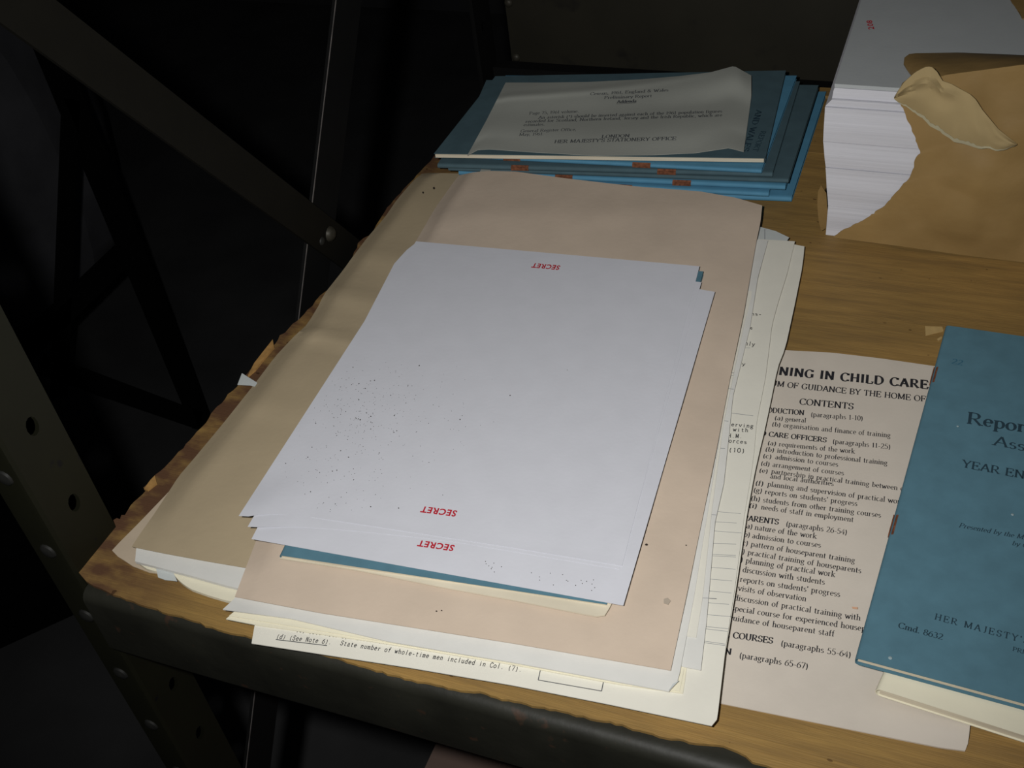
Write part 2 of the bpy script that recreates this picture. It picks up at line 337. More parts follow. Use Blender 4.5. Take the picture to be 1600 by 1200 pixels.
 ',': (2.4, [([(1.3, 0.8), (0.9, -1.2)], '')]),
 "'": (1.9, [([(1, 7), (0.9, 5)], '')]),
 '-': (3.4, [([(0.5, 2.3), (2.9, 2.3)], '')]),
 '*': (4.2, [([(0.8, 5), (3.4, 5)], ''), ([(1.4, 3.8), (2.8, 6.2)], ''), ([(1.4, 6.2), (2.8, 3.8)], '')]),
 '&': (7.0, [([(6.0, 0), (2.0, 4.7)] + arc(2.9, 5.6, 1.1, 1.4, 210, -60, 8) + [(1.4, 3.0)] + arc(2.5, 1.7, 1.7, 1.7, 150, 320, 6) + [(5.8, 3.8)], '')]),
}
def strokes(text, style='serif', weight=1.0, track=0.0):
    """returns list of quads in glyph units and total advance; x extents of ink start at 0"""
    quads = []; x = 0.0
    thick = (1.22 if style == 'serif' else 1.05) * weight; phi = math.radians(18)
    def wd(dx, dy):
        if style != 'serif': return thick
        th = math.atan2(dy, dx); return thick * max(0.42, abs(math.sin(th - phi if dx * dy >= 0 else th + phi * 0)))
    for ch in text:
        if ch == ' ': x += (6.0 if style == 'type' else 3.2) + track; continue
        adv, st = G[ch]
        ox = x; sx = 1.0
        if style == 'type':
            sx = min(1.25, 5.3 / adv); ox = x + (6.0 - adv * sx) / 2
        for pts, fl in st:
            pts = [(ox + a * sx, b) for a, b in pts]; n = len(pts); L_ = []; R_ = []
            closed = n > 4 and math.dist(pts[0], pts[-1]) < 0.02
            for i, (a, b) in enumerate(pts):
                i0, i1 = max(0, i - 1), min(n - 1, i + 1)
                dx, dy = pts[i1][0] - pts[i0][0], pts[i1][1] - pts[i0][1]
                if closed and i in (0, n - 1): dx, dy = pts[1][0] - pts[-2][0], pts[1][1] - pts[-2][1]
                l = math.hypot(dx, dy) or 1; w_ = wd(dx, dy) / 2
                L_.append((a - dy / l * w_, b + dx / l * w_)); R_.append((a + dy / l * w_, b - dx / l * w_))
            for i in range(n - 1): quads.append((L_[i], R_[i], R_[i + 1], L_[i + 1]))
            for q, idx in (('1', 0), ('2', -1)):
                if q in fl:
                    a, b = pts[idx]; h = 0.22 * max(weight, 0.8); s_ = 1.05
                    yy = b - h if b > 1 else b
                    if b < -1: yy = b
                    quads.append(((a - s_, yy), (a + s_, yy), (a + s_, yy + 2 * h), (a - s_, yy + 2 * h)))
        x += (6.0 if style == 'type' else adv) + track
    return quads, x
def lettering(lines, parent, m, lift=0.00012, name='printed_text', on=None, split=None):
    if split is None: split = name == 'ruled_line'
    if split and len(lines) > 1:
        for ln in lines: lettering([ln], parent, m, lift, 'ruled_line' if ln[0] == '__line__' else name, on, False)
        return
    """lines: (text, p0, p1, cap height px, dict(prefix, suffix, style, weight, slant, z)) ; one mesh"""
    mb = MB(); bvh = None; base = on or parent
    deps = None
    me = base.data; org = ORG[base.name]
    bvh = BVHTree.FromPolygons([v.co + org for v in me.vertices], [tuple(p_.vertices) for p_ in me.polygons])
    for ln in lines:
        text, p0, p1, h = ln[:4]; o = ln[4] if len(ln) > 4 else {}
        z = o.get('z', None)
        def hit(px):
            d = ray(*px).normalized(); r_ = bvh.ray_cast(CAM, d)
            return r_[0]
        a, b = hit(p0), hit(p1)
        zz = (a or b).z if (a or b) else (org.z + max(v.co.z for v in me.vertices))
        if a and b: zz = (a.z + b.z) / 2
        za, zb = (a.z if a else zz), (b.z if b else zz)
        a, b = P(*p0, za), P(*p1, zb)
        if text == '__line__':
            wv = h; d = (b - a); l = d.length; d.normalize(); nn = Vector((-d.y, d.x, 0)) * wv / 2
            k = max(1, int(l / 0.01)); seq = [a + d * l * i / k for i in range(k + 1)]
            for s0, s1 in zip(seq, seq[1:]):
                vs = []
                for q in (s0 - nn, s1 - nn, s1 + nn, s0 + nn):
                    r_ = bvh.ray_cast(Vector((q.x, q.y, zz + 0.05)), Vector((0, 0, -1)), 0.08)
                    vs.append(Vector((q.x, q.y, (r_[0].z if r_[0] else zz) + lift)))
                mb.add(vs, [(0, 1, 2, 3)])
            continue
        style = o.get('style', 'serif'); wt = o.get('weight', 1.0); tr = o.get('track', 0.0)
        pre, suf = o.get('prefix', ''), o.get('suffix', '')
        main, W = strokes(text, style, wt, tr); sc = (b - a).length / (W - 0.8)
        d = (b - a).normalized(); up = Vector((-d.y, d.x, 0)).normalized()
        pu, pv = Vector(J(a)), Vector(J(a + up * 0.001)); caph = h / (pv - pu).length * 0.001; sy = caph / 7.0
        if pre:
            pq, PW = strokes(pre, style, wt, tr); main = [tuple((q[0] - PW, q[1]) for q in f_) for f_ in pq] + main
        if suf:
            sq, SW = strokes(suf, style, wt, tr); main = main + [tuple((q[0] + W, q[1]) for q in f_) for f_ in sq]
        sl = o.get('slant', 0.0)
        for f_ in main:
            vs = []
            for (gx, gy) in f_:
                q = a + d * ((gx - 0.4) * sc + gy * sy * sl) + up * (gy * sy)
                r_ = bvh.ray_cast(CAM, (q - CAM).normalized())
                if r_[0] is None: vs = None; break
                vs.append(r_[0] + Vector((0, 0, lift)))
            if vs: mb.add(vs, [(0, 1, 2, 3)])
    return mb.build(name, m, parent, smooth=False)
def stamp(text, p0, p1, h, parent, m, name='stamp', bold=0.012, shear=0.0):
    cu = bpy.data.curves.new('stamp_text', 'FONT'); cu.body = text; cu.offset = bold; cu.resolution_u = 3; cu.shear = shear
    cu.space_character = 1.12
    o = bpy.data.objects.new('stamp_text', cu); COL.objects.link(o)
    dg = bpy.context.evaluated_depsgraph_get(); me = bpy.data.meshes.new_from_object(o.evaluated_get(dg))
    vs = [v.co.copy() for v in me.vertices]; fs = [tuple(p_.vertices) for p_ in me.polygons]
    bpy.data.objects.remove(o); bpy.data.curves.remove(cu); bpy.data.meshes.remove(me)
    x0, x1 = min(v.x for v in vs), max(v.x for v in vs); y1 = max(v.y for v in vs)
    base = parent.data; org = ORG[parent.name]
    bvh = BVHTree.FromPolygons([v.co + org for v in base.vertices], [tuple(p_.vertices) for p_ in base.polygons])
    r_ = bvh.ray_cast(CAM, ray(*p0).normalized()); zz = r_[0].z if r_[0] else org.z
    a, b = P(*p0, zz), P(*p1, zz); d = (b - a).normalized(); up = Vector((-d.y, d.x, 0))
    k = (b - a).length / (x1 - x0); pu, pv = Vector(J(a)), Vector(J(a + up * 0.001)); sy = h / (pv - pu).length * 0.001 / y1
    out = []
    for v in vs:
        q = a + d * ((v.x - x0) * k) + up * (v.y * sy)
        r_ = bvh.ray_cast(Vector((q.x, q.y, zz + 0.03)), Vector((0, 0, -1)), 0.06)
        out.append(Vector((q.x, q.y, (r_[0].z if r_[0] else zz) + 0.00015)))
    return mesh_obj(name, out, fs, m, parent, smooth=False)

# ================================================================== THE SETTING
mb = MB(); mb.box(-3.2, 2.4, -1.6, 3.2, -1.06, -1.0)
tag(mb.build('floor', M['floor'], smooth=False), kind='structure')
mb = MB(); mb.box(-3.2, -3.1, -1.6, 3.2, -1.0, 1.8)
tag(mb.build('wall_left', M['wall'], smooth=False), kind='structure')
mb = MB(); mb.box(-3.1, 2.4, 3.1, 3.2, -1.0, 1.8)
tag(mb.build('wall_back', M['wall'], smooth=False), kind='structure')

# ================================================================== SHELVING RACK
rack = thing('shelving_rack', (-0.0, 0.55, -1.0), 'olive green bolted steel shelving rack carrying the wooden shelf of papers', 'rack')
def hole_strip(mk, z0, z1, a0, a1, pitch, hz, ra, rz, ac):
    """perforated strip: mk(a, z) -> point; cells of height pitch, elliptical hole centred at (ac, hz + k*pitch)"""
    v = []; f = []
    k0 = math.floor((z0 - hz) / pitch); k1 = math.ceil((z1 - hz) / pitch)
    for k in range(k0, k1):
        zc = hz + k * pitch; lo_, hi = zc - pitch / 2, zc + pitch / 2
        ang = sorted([math.atan2(c - zc, a - ac) for a in (a0, a1) for c in (lo_, hi)] + [2 * math.pi * i / 12 - math.pi + 0.01 for i in range(12)])
        n = len(ang); b0 = len(v)
        for t in ang:
            c, s = math.cos(t), math.sin(t)
            v.append(mk(ac + ra * c, zc + rz * s))
            tx = ((a1 - ac) / c if c > 0 else (a0 - ac) / c) if abs(c) > 1e-9 else 1e9
            tz = ((hi - zc) / s if s > 0 else (lo_ - zc) / s) if abs(s) > 1e-9 else 1e9
            tt = min(tx, tz); v.append(mk(ac + tt * c, zc + tt * s))
        for i in range(n):
            j = (i + 1) % n; f.append((b0 + 2 * i, b0 + 2 * i + 1, b0 + 2 * j + 1, b0 + 2 * j))
    return v, f
def post(x, yc, sgn, name='post', m='steel', holes=True, parent=None, ztop=0.62, zbot=-1.0, bolts=True):
    mb = MB()
    v, f = hole_strip(lambda a, z: Vector((x, a, z)), zbot + 0.03, ztop, min(yc, yc + sgn * 0.033), max(yc, yc + sgn * 0.033), 0.055, 0.036, 0.0038, 0.0056, yc + sgn * 0.0175)
    mb.add(v, f)
    v2 = [(x - 0.0025, p_.y, p_.z) for p_ in v]; mb.add(v2, [q[::-1] for q in f])
    y1 = yc + sgn * 0.033
    mb.add([(x, y1, zbot), (x - .0025, y1, zbot), (x - .0025, y1, ztop), (x, y1, ztop)], [(0, 1, 2, 3)])
    # front flange turned outward, with a rounded heel
    pr = [(x, yc), (x - 0.001, yc - sgn * 0.0022), (x - 0.003, yc - sgn * 0.003), (x - 0.020, yc - sgn * 0.003), (x - 0.0205, yc - sgn * 0.0015), (x - 0.020, yc), ]
    mb.prism([(a, b, zbot) for a, b in pr], (0, 0, ztop - zbot))
    p_ = mb.build(name, M[m], parent)
    ORG[p_.name] = ORG[parent.name]
    if bolts:
        for k in range(-8, 6):
            zz = 0.018 + 0.055 * k
            b = MB(); b.dome((x - 0.0095, yc - sgn * 0.003, zz), (0, -sgn, 0), 0.0050, 0.0022); b.build('bolt', M['bolt_dull'], p_)
    return p_
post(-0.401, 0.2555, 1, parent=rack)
post(-0.401, 0.858, -1, parent=rack, m='far_black', bolts=False)

def bar(p0, p1, w_, x0, x1):
    """flat strap in a plane x = const: p0, p1 are (y, z)"""
    a, b = Vector((0, *p0)), Vector((0, *p1)); d = (b - a).normalized(); n = Vector((0, -d.z, d.y)) * w_ / 2
    mb = MB(); mb.prism([(x0, *(q.yz)) for q in (a - n, b - n, b + n, a + n)], (x1 - x0, 0, 0)); return mb
d1 = Vector((0.59, -0.81)); c1 = Vector((0.541, 0.024))
br = bar(c1 - d1 * 0.47, c1 + d1 * 0.44, 0.0255, -0.401, -0.3985)
br1 = br.build('brace', M['steel_dark'], rack, smooth=False)
br1.data.materials[0] = mat('brown_painted_brace', (0.0050, 0.0045, 0.0030), spec=0.12, rough=0.75, var=0.12, scale=40)
d2 = Vector((0.625, 0.78)); c2 = Vector((0.541, 0.014))
br = bar(c2 - d2 * 0.44, c2 + d2 * 0.40, 0.034, -0.408, -0.4055)
br2 = br.build('brace', M['steel_dark'], rack, smooth=False)
n2 = Vector((-d2.y, d2.x)) * 0.017
e = bar(c2 + n2 - d2 * 0.44, c2 + n2 + d2 * 0.40, 0.0007, -0.4055, -0.4051); e.build('worn_edge', M['steel_edge'], br2, smooth=False)
b = MB(); b.dome((-0.3985, 0.546, 0.0212), (1, 0, 0), 0.0055, 0.004); b.build('bolt', M['bolt'], br1)
b = MB(); b.dome((-0.3985, 0.535, 0.0225), (1, 0, 0), 0.0030, 0.0015); b.build('bolt', M['bolt_dull'], br1)

# front beam: rolled steel lip
prof = [(0.280, -0.0025), (0.252, -0.0019)] + [(0.2505 - 0.0065 * math.sin(math.radians(t)), -0.0019 - 0.0065 * (1 - math.cos(math.radians(t)))) for t in range(0, 91, 15)] + [(0.2438, -0.047), (0.2452, -0.0505), (0.249, -0.052), (0.252, -0.052), (0.252, -0.0495), (0.2468, -0.048), (0.2465, -0.016), (0.280, -0.016)]
mb = MB(); nx = 40; xs = [-0.3925 + (0.9925) * i / nx for i in range(nx + 1)]; k = len(prof); vv = []; ff = []
for x in xs:
    for (a, c) in prof:
        dy = 0.0010 * noise.noise(Vector((x * 9, c * 30, 3.0)))
        vv.append((x, a + dy, c + 0.5 * dy * (c < -0.02)))
for i in range(nx):
    for j in range(k): ff.append((i * k + j, i * k + (j + 1) % k, (i + 1) * k + (j + 1) % k, (i + 1) * k + j))
ff.append(tuple(range(k))[::-1]); ff.append(tuple(nx * k + j for j in range(k)))
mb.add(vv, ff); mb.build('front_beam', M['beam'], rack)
# sheet steel back panel with a line of bolts
mb = MB(); nx, nz_ = 36, 12; top = []
for j in range(nz_ + 1):
    top.append([Vector((-0.388 + 1.1 * i / nx, 0.862 + 0.0012 * noise.noise(Vector((i * .7, j * .7, 1))), 0.62 - 0.78 * j / nz_)) for i in range(nx + 1)])
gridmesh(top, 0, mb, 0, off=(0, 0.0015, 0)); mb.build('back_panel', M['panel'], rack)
for (x, z) in ((-0.383, 0.000), (-0.384, 0.050), (-0.384, 0.100), (-0.384, 0.150)):
    b = MB(); b.dome((x, 0.8605, z), (0, -1, 0), 0.0038, 0.0025); b.build('bolt', M['bolt'], rack)
mb = MB(); mb.box(-0.40, 0.6, 0.846, 0.8595, -0.05, -0.003); mb.build('rear_beam', M['steel_dark'], rack, smooth=False)

# ================================================================== SHELF BOARD
board = thing('shelf_board', (0.0, 0.55, -0.0165), 'worn yellow brown wooden shelf board with a splintered left edge, under all the papers', 'shelf')
front = [(118, 880), (124, 894), (134, 908), (157, 919), (177, 928), (216, 942), (262, 958), (301, 969), (330, 980), (369, 990), (392, 995), (440, 1005), (524, 1027), (569, 1042), (632, 1059), (681, 1070), (719, 1079), (749, 1081), (775, 1089), (831, 1102), (887, 1111), (900, 1116), (933, 1124), (972, 1131), (988, 1139), (1040, 1152), (1086, 1160), (1110, 1162), (1130, 1165), (1152, 1172), (1165, 1180), (1176, 1190), (1206, 1200), (1300, 1228), (1400, 1256), (1600, 1308), (1800, 1352)]
left = [(113, 872), (120, 862), (136, 849), (140, 852), (146, 841), (159, 835), (164, 826), (171, 822), (176, 812), (181, 809), (186, 811), (190, 805), (196, 805), (205, 790), (227, 766), (224, 762), (238, 748), (262, 724), (286, 700), (300, 682), (315, 668), (331, 646), (345, 630), (357, 616), (369, 604), (380, 590), (392, 578), (410, 560), (425, 543), (438, 524), (446, 520), (458, 506), (470, 497), (487, 478), (500, 462), (512, 452), (530, 434), (545, 416), (552, 401), (560, 380), (568, 372), (580, 366), (601, 330), (630, 296), (662, 262), (672, 252), (684, 236), (700, 216), (716, 196), (735, 170), (752, 148)]
fw = []
for a, b_ in zip(front, front[1:]):
    n = max(1, int(math.dist(a, b_) / 9))
    for i in range(n):
        q = P(a[0] + (b_[0] - a[0]) * i / n, a[1] + (b_[1] - a[1]) * i / n, 0.0)
        q.y += RND.uniform(-0.0005, 0.0005); fw.append(q)
lw = []
for a, b_ in zip(left, left[1:]):
    n = max(1, int(math.dist(a, b_) / 7))
    for i in range(n):
        q = P(a[0] + (b_[0] - a[0]) * i / n, a[1] + (b_[1] - a[1]) * i / n, 0.0)
        q.x += RND.uniform(-0.0007, 0.0007); lw.append(q)
lw = [q for q in lw if q.y < 0.742]
seam = 0.7425
fw = [q for q in fw if q.x < 0.55]
poly = fw + [Vector((0.55, fw[-1].y, 0)), Vector((0.55, seam, 0)), Vector((-0.388, seam, 0))] + lw[::-1]
mb = MB()
bm = bmesh.new(); vs = [bm.verts.new((q.x, q.y, 0)) for q in poly]
es = [bm.edges.new((vs[i], vs[(i + 1) % len(vs)])) for i in range(len(vs))]
bmesh.ops.triangle_fill(bm, edges=es, use_beauty=True); bm.verts.index_update()
vt = [v.co.copy() for v in bm.verts]; ft = [tuple(v.index for v in f.verts) for f in bm.faces]; bm.free()
def fix(f): 
    a, b_, c = (vt[i] for i in f); return f if (b_ - a).cross(c - a).z > 0 else f[::-1]
ft = [fix(f) for f in ft]; mb.add(vt, ft); mb.add([v - Vector((0, 0, 0.0017)) for v in vt], [f[::-1] for f in ft])
n = len(poly); ring = [Vector((q.x, q.y, 0)) for q in poly]; mb.add(ring + [q - Vector((0, 0, 0.0017)) for q in ring], [((i + 1) % n, i, n + i, n + (i + 1) % n) for i in range(n)])
mb.box(-0.385, 0.55, 0.283, seam, -0.0165, -0.0017)
mb.build('plank', M['wood'], board, smooth=False)
mb = MB(); zs = []
pl = [(-0.387, 0.7445), (-0.15, 0.7440), (0.55, 0.7445), (0.55, 0.8475), (-0.13, 0.8420), (-0.388, 0.8180)]
mb.prism([(a, b_, -0.0165) for a, b_ in pl], (0, 0, 0.0160)); mb.build('plank', M['wood'], board, smooth=False)
mb = MB(); mb.prism([(a, b_, -0.0005) for a, b_ in [(-0.16, 0.826), (0.55, 0.829), (0.55, 0.8475), (-0.16, 0.8390)]], (0, 0, 0.0022)); mb.build('rear_batten', M['wood'], board, smooth=False)
def chip(name, px, z, t, m, parent, **kw):
    mb = MB(); mb.prism([P(*q, z) for q in px][::-1], (0, 0, t)); return mb.build(name, m, parent, smooth=False)
chip('splinter', [(427, 533), (429, 545), (414, 562), (400, 580), (388, 590), (398, 570), (412, 552)], 0.0002, 0.0015, M['splinter'], board)
chip('splinter', [(243, 745), (246, 757), (232, 768), (226, 766), (236, 752)], 0.0002, 0.0012, M['splinter'], board)
chip('splinter', [(1445, 511), (1472, 512), (1474, 518), (1446, 525)], 0.0001, 0.0008, M['pale_wood'], board)
chip('splinter', [(1464, 531), (1471, 527), (1472, 530), (1466, 534)], 0.0001, 0.0008, M['pale_wood'], board)

# ================================================================== LEFT TAN FOLDER (A)
fa = thing('paper_folder', P(450, 700, 0), 'wide tan card folder at the far left, creased, lying along the shelf edge', 'folder')
def zA(u, v):
    r = 0.0055 * (1 - smooth01(u / 0.045)) * (1 - 0.85 * smooth01((v - .84) / .12)); c = 0
    for v0, a_, w_ in ((0.335, 0.0026, 0.014), (0.435, 0.0034, 0.012), (0.23, 0.0016, 0.022), (0.62, 0.0012, 0.03)):
        c += a_ * math.exp(-((v - v0 - 0.04 * u) / w_) ** 2) * math.exp(-u * 2.5)
    return c - r
chipA = sheet('back_cover', [(404, 600), (470, 580), (330, 905), (175, 860)], 0.0010, 0.0005, M['buff_back'], fa, n=12, mm=20,
              left=[(354, 660), (302, 724), (266, 766), (216, 818), (186, 848)], bottom=[(178, 866), (192, 874), (206, 884), (235, 895)])
sheet('front_cover', [(672, 270), (1040, 305), (860, 975), (206, 854)], 0.0084, 0.0004, M['buff'], fa, zf=zA, n=60, mm=60, wob=0.0010, seed=3,
      top=[(716, 271)], bottom=[(255, 864), (320, 876), (397, 889)],
      left=[(660, 271), (647, 281), (620, 312), (601, 340), (574, 371), (549, 404), (537, 421), (506, 460), (497, 479), (480, 507), (460, 525), (430, 557), (400, 597), (350, 660), (300, 720), (280, 743), (243, 800), (216, 838)])
tag(sheet('paper_sheet', [(560, 420), (1000, 420), (640, 972), (211, 877)], 0.0062, 0.0018, M['white'], n=24, mm=24, wob=0.0004,
    bottom=[(250, 887), (300, 900), (361, 917), (450, 935)], left=[(428, 620), (275, 800), (232, 842), (206, 862)]),
    'top white sheets sticking out below the tan folder at the lower left', 'paper')
tag(sheet('paper_sheet', [(560, 500), (900, 500), (560, 960), (214, 878)], 0.0036, 0.0018, M['cream'], n=40, mm=16, wob=0.0005, seed=4,
    bottom=[(228, 888), (243, 893), (262, 893), (272, 898), (280, 908), (297, 920), (325, 930), (352, 938), (420, 948)]),
    'pale cream sheets with a wavy torn bottom edge, lowest under the tan folder', 'paper')
tag(sheet('paper_scrap', [(243, 884), (270, 893), (277, 908), (247, 902)], 0.0042, 0.0003, M['grey_paper'], n=8, mm=6, wob=0.0006, bottom=[(258, 906)], top=[(256, 886)]),
    'small grey crumpled paper corner sticking out under the tan folder at the lower left', 'paper')
chip_ = sheet('paper_scrap', [(378, 583), (402, 598), (392, 602), (371, 601)], 0.0045, 0.0003, M['grey_paper'], n=6, mm=4, wob=0.001, right=[(398, 604)])
tag(chip_, 'tiny white paper scrap on the splintered left rim of the shelf', 'paper')

# ================================================================== FORMS UNDER THE PINK FOLDER
Fs = sheet('form_sheet', [(1130, 360), (1257, 385), (1117, 1128), (600, 1020)], 0.0080, 0.0004, M['form'], n=16, mm=40,
           right=[(1254, 415), (1242, 475), (1227, 544), (1215, 574), (1206, 619), (1194, 676), (1188, 700), (1179, 740), (1167, 805), (1150, 920), (1135, 1010)])
tag(Fs, 'blank cream form sheet whose right edge sticks out furthest over the wood', 'paper')
D2 = sheet('form_sheet', [(1120, 345), (1233, 371), (1180, 450), (1100, 450)], 0.0086, 0.0003, M['grey_paper'], n=10, mm=10, top=[(1190, 355), (1212, 361)])
tag(D2, 'greyish form sheet peeping out above the others at the top right of the fan', 'paper')
lettering([('__line__', (1195, 358), (1195, 374), 0.0005)], D2, M['ink_line'], name='ruled_line')
def zE(u, v): return 0.0006 * math.sin(v * 9) * smooth01((u - .8) / .2) * (1 - v) + 0.0009 * math.exp(-((u - .93) / .02) ** 2) * (1 - smooth01(v * 3))
Es = sheet('typed_form', [(700, 345), (1242, 377), (1112, 1134), (393, 1005)], 0.0094, 0.0005, M['form'], n=60, mm=60, zf=zE,
           right=[(1230, 427), (1215, 475), (1206, 508), (1201, 550), (1196, 590), (1188, 631), (1182, 661), (1179, 700), (1174, 740), (1163, 805), (1148, 920), (1134, 1010), (1122, 1112), (1120, 1125)],
           bottom=[(640, 1043), (798, 1070), (950, 1100)], left=[(440, 800), (398, 976)])
tag(Es, 'typewritten form with a line about whole-time men, bottom edge over the shelf front', 'paper')
R3 = lambda x, y: (1100 + x / 2.857, 340 + y / 2.857)
R4 = lambda x, y: (1100 + x / 2.608, 740 + y / 2.608)
R7 = lambda x, y: (1100 + x / 3.336, 780 + y / 3.336)
ty = dict(style='type'); 
lettering([("(d) (See Note 6).", (431, 997.5), (517, 1007), 7.6, ty),
           ("State number of whole-time men included in Col. (7).", (531, 1008), (815, 1050), 7.6, ty),
           ("(c) (See Note 5).", (462, 987), (548, 999), 7, ty), ("State number", (556, 999.8), (616, 1008.8), 7, ty),
           ("erving", (1142, 666), (1177, 669), 6, dict(style='type', prefix='s')), ("with", (1145, 674), (1169, 675.5), 6, ty),
           (".M.", (1143, 684), (1160, 685), 6, dict(style='type', prefix='H')), ("rces", (1144, 692), (1167, 694), 6, dict(style='type', prefix='Fo')),
           ("(10)", (1138, 706), (1164, 708), 7, ty),
           ("ns-", (1174, 493), (1190, 493.5), 5, dict(style='type', prefix='me')), ("e", (1172, 515), (1176, 515), 5, dict(style='type', prefix='th')),
           ("ly", (1169, 540), (1179, 541), 6, dict(style='type', prefix='on')), ("y", (1159, 571), (1164, 571.5), 5, dict(style='type', prefix='b'))], Es, M['ink'])
rows = [(85, 67, 192, 76), (80, 120, 170, 125), (73, 168, 195, 177), (65, 232, 168, 235), (60, 289, 166, 294), (58, 297, 166, 302), (50, 357, 165, 366), (43, 418, 147, 427), (35, 480, 143, 490), (27, 541, 130, 549), (20, 603, 143, 613), (14, 665, 125, 676), (10, 677, 123, 690), (4, 741, 110, 756), (4, 749, 110, 764)]
L_ = []
for a, b_, c, d in rows:
    p0, p1 = R7(a, b_), R7(c, d); s = (p1[1] - p0[1]) / (p1[0] - p0[0]); L_.append(('__line__', (p0[0] - 18, p0[1] - 18 * s), p1, 0.00028))
L_ += [('__line__', (1138, 645), (1177, 650), 0.0004), ('__line__', (1165, 544), (1172, 544), 0.0003)]
lettering(L_, Es, M['ink_line'], name='ruled_line')
lettering([('__line__', (431, 999.5), (511, 1009), 0.00045), ('__line__', (846, 1040), (841, 1062.7), 0.0004), ('__line__', (841, 1062.7), (940, 1080), 0.0004), ('__line__', (940, 1080), (943, 1065), 0.0004)], Es, M['ink_soft'], name='ruled_line')

Is = sheet('paper_sheet', [(680, 350), (1180, 380), (1067, 1083), (353, 967)], 0.0102, 0.0006, M['cream'], n=30, mm=30,
           right=[(1130, 650), (1086, 930), (1073, 1040), (1069, 1078)], bottom=[(398, 976), (600, 1005), (700, 1022), (800, 1038), (960, 1068)], left=[(480, 800), (380, 945)])
tag(Is, 'cream sheet showing as a thin strip between pink folder and typed form', 'paper')
Is2 = sheet('paper_sheet', [(690, 352), (1170, 380), (1062, 1080), (358, 962)], 0.0108, 0.0003, M['cream'], n=20, mm=20, right=[(1125, 650), (1082, 930), (1069, 1044), (1065, 1076)], bottom=[(700, 1019), (960, 1064)], left=[(480, 800), (385, 940)])
tag(Is2, 'cream sheet just inside the other cream sheet, under the dog-eared page', 'paper')
def zG(u, v): return 0.0012 * math.exp(-((v - 0.1) / 0.08) ** 2) * smooth01((u - .9) / .1)
Gs = sheet('form_sheet', [(1060, 365), (1200, 376), (1095, 1047), (960, 1020)], 0.0114, 0.0004, M['white'], n=20, mm=44, zf=zG,
           right=[(1184, 434), (1172, 511), (1165, 539), (1145, 620), (1138, 690), (1131, 755), (1117, 817), (1104, 970)])
tag(Gs, 'narrow showing white form sheet directly right of the pink folder', 'paper')
lettering([('__line__', (1085, 801), (1119, 805), 0.0004), ('__line__', (1085, 862), (1102, 864), 0.0004), ('__line__', (1126, 657), (1138, 658.5), 0.0004), ('__line__', (1119, 700), (1133, 701), 0.0004), ('__line__', (1090, 934), (1119, 935.5), 0.0003)], Gs, M['ink_line'], name='ruled_line')
G2 = sheet('form_sheet', [(1080, 450), (1176, 455), (1088, 996), (1020, 985)], 0.0120, 0.0003, M['form'], n=12, mm=40,
           right=[(1162, 510), (1147, 581), (1130, 665), (1112, 800), (1098, 933)])
tag(G2, 'thin cream form sheet edge just right of the pink folder edge', 'paper')
lettering([('__line__', (1136, 607), (1146, 608.5), 0.0004), ('__line__', (1138, 582), (1147, 583), 0.0004), ('__line__', (1137, 586), (1146, 587), 0.0004)], G2, M['ink_line'], name='ruled_line')
Hs = sheet('paper_sheet', [(760, 310), (1180, 345), (1045, 1080), (348, 952)], 0.0126, 0.0006, M['white'], n=40, mm=40, wob=0.0003, seed=2,
           right=[(1135, 620), (1085, 930), (1066, 1030), (1060, 1064)], bottom=[(453, 966), (607, 1002), (700, 1018), (798, 1034)], left=[(690, 380), (570, 620), (455, 820), (408, 892), (372, 930)],
           zf=lambda u, v: 0.0012 * smooth01((v - .97) / .03) * smooth01((.2 - u) / .2))
tag(Hs, 'dog-eared white page sticking out below the pink folder', 'paper')
tag(chip('corner_fold', [(1045, 1079), (1061, 1064), (1051, 1069)], 0.0128, 0.0003, M['grey_paper'], Hs), 'grey folded dog-ear')

# ================================================================== PINK BUFF FOLDER (B)
fb = thing('paper_folder', P(780, 650, 0.0135), 'pinkish buff card folder under the stamped white sheets', 'folder')
def zB(u, v):
    r = -0.0050 * (1 - smooth01(u / 0.05)) * (1 - 0.75 * smooth01((v - .86) / .10))
    r += 0.0020 * math.exp(-((u - 0.35) / 0.25) ** 2) * math.exp(-(v / 0.10) ** 2)
    r += 0.0007 * math.sin(v * 21 + u * 3) * smooth01((u - .75) / .25)
    r += 0.0009 * math.exp(-((v - .12 + .1 * u) / .03) ** 2)
    return r
Bc = sheet('front_cover', [(717, 274), (1191, 321), (1048, 1047), (367, 932)], 0.0150, 0.0005, M['buff_pink'], fb, zf=zB, n=64, mm=64, wob=0.0008, seed=9,
      top=[(740, 269), (764, 267), (805, 268), (887, 279), (991, 291), (1094, 299), (1150, 309)], right=[(1188, 349), (1182, 376), (1162, 490), (1140, 595), (1120, 700), (1075, 920)],
      bottom=[(500, 957), (798, 1004)], left=[(712, 280), (680, 325), (650, 377), (530, 590), (400, 845)])
sheet('back_cover', [(760, 300), (1150, 330), (1020, 1030), (430, 925)], 0.0099, 0.0003, M['buff_pink'], fb, n=12, mm=12)
st = lambda px, r, obj, m=M['grit']: chip('stain', [(px[0] + r * math.cos(i * math.pi / 3.5) * (1 + .3 * (i % 2)), px[1] + 0.7 * r * math.sin(i * math.pi / 3.5)) for i in range(7)], 0.0160, 0.00015, m, obj)
for px, r in (((1010, 851), 2.2), ((1072, 852), 1), ((682, 955), 1.3), ((690, 954), 1.2)): st(px, r, fb)
tag(chip('stain', [(1037, 936), (1043, 934), (1048, 939), (1044, 945), (1037, 943)], 0.0159, 0.0001, mat('grey_smudge', (0.40, 0.34, 0.27)), fb), 'grey round smudge')
for px, r in (((678, 294), 1.6), ((661, 301), 1.3)):
    chip('stain', [(px[0] + r * math.cos(i), px[1] + 1.2 * r * math.sin(i)) for i in range(6)], 0.0100, 0.0002, M['grit'], fa)

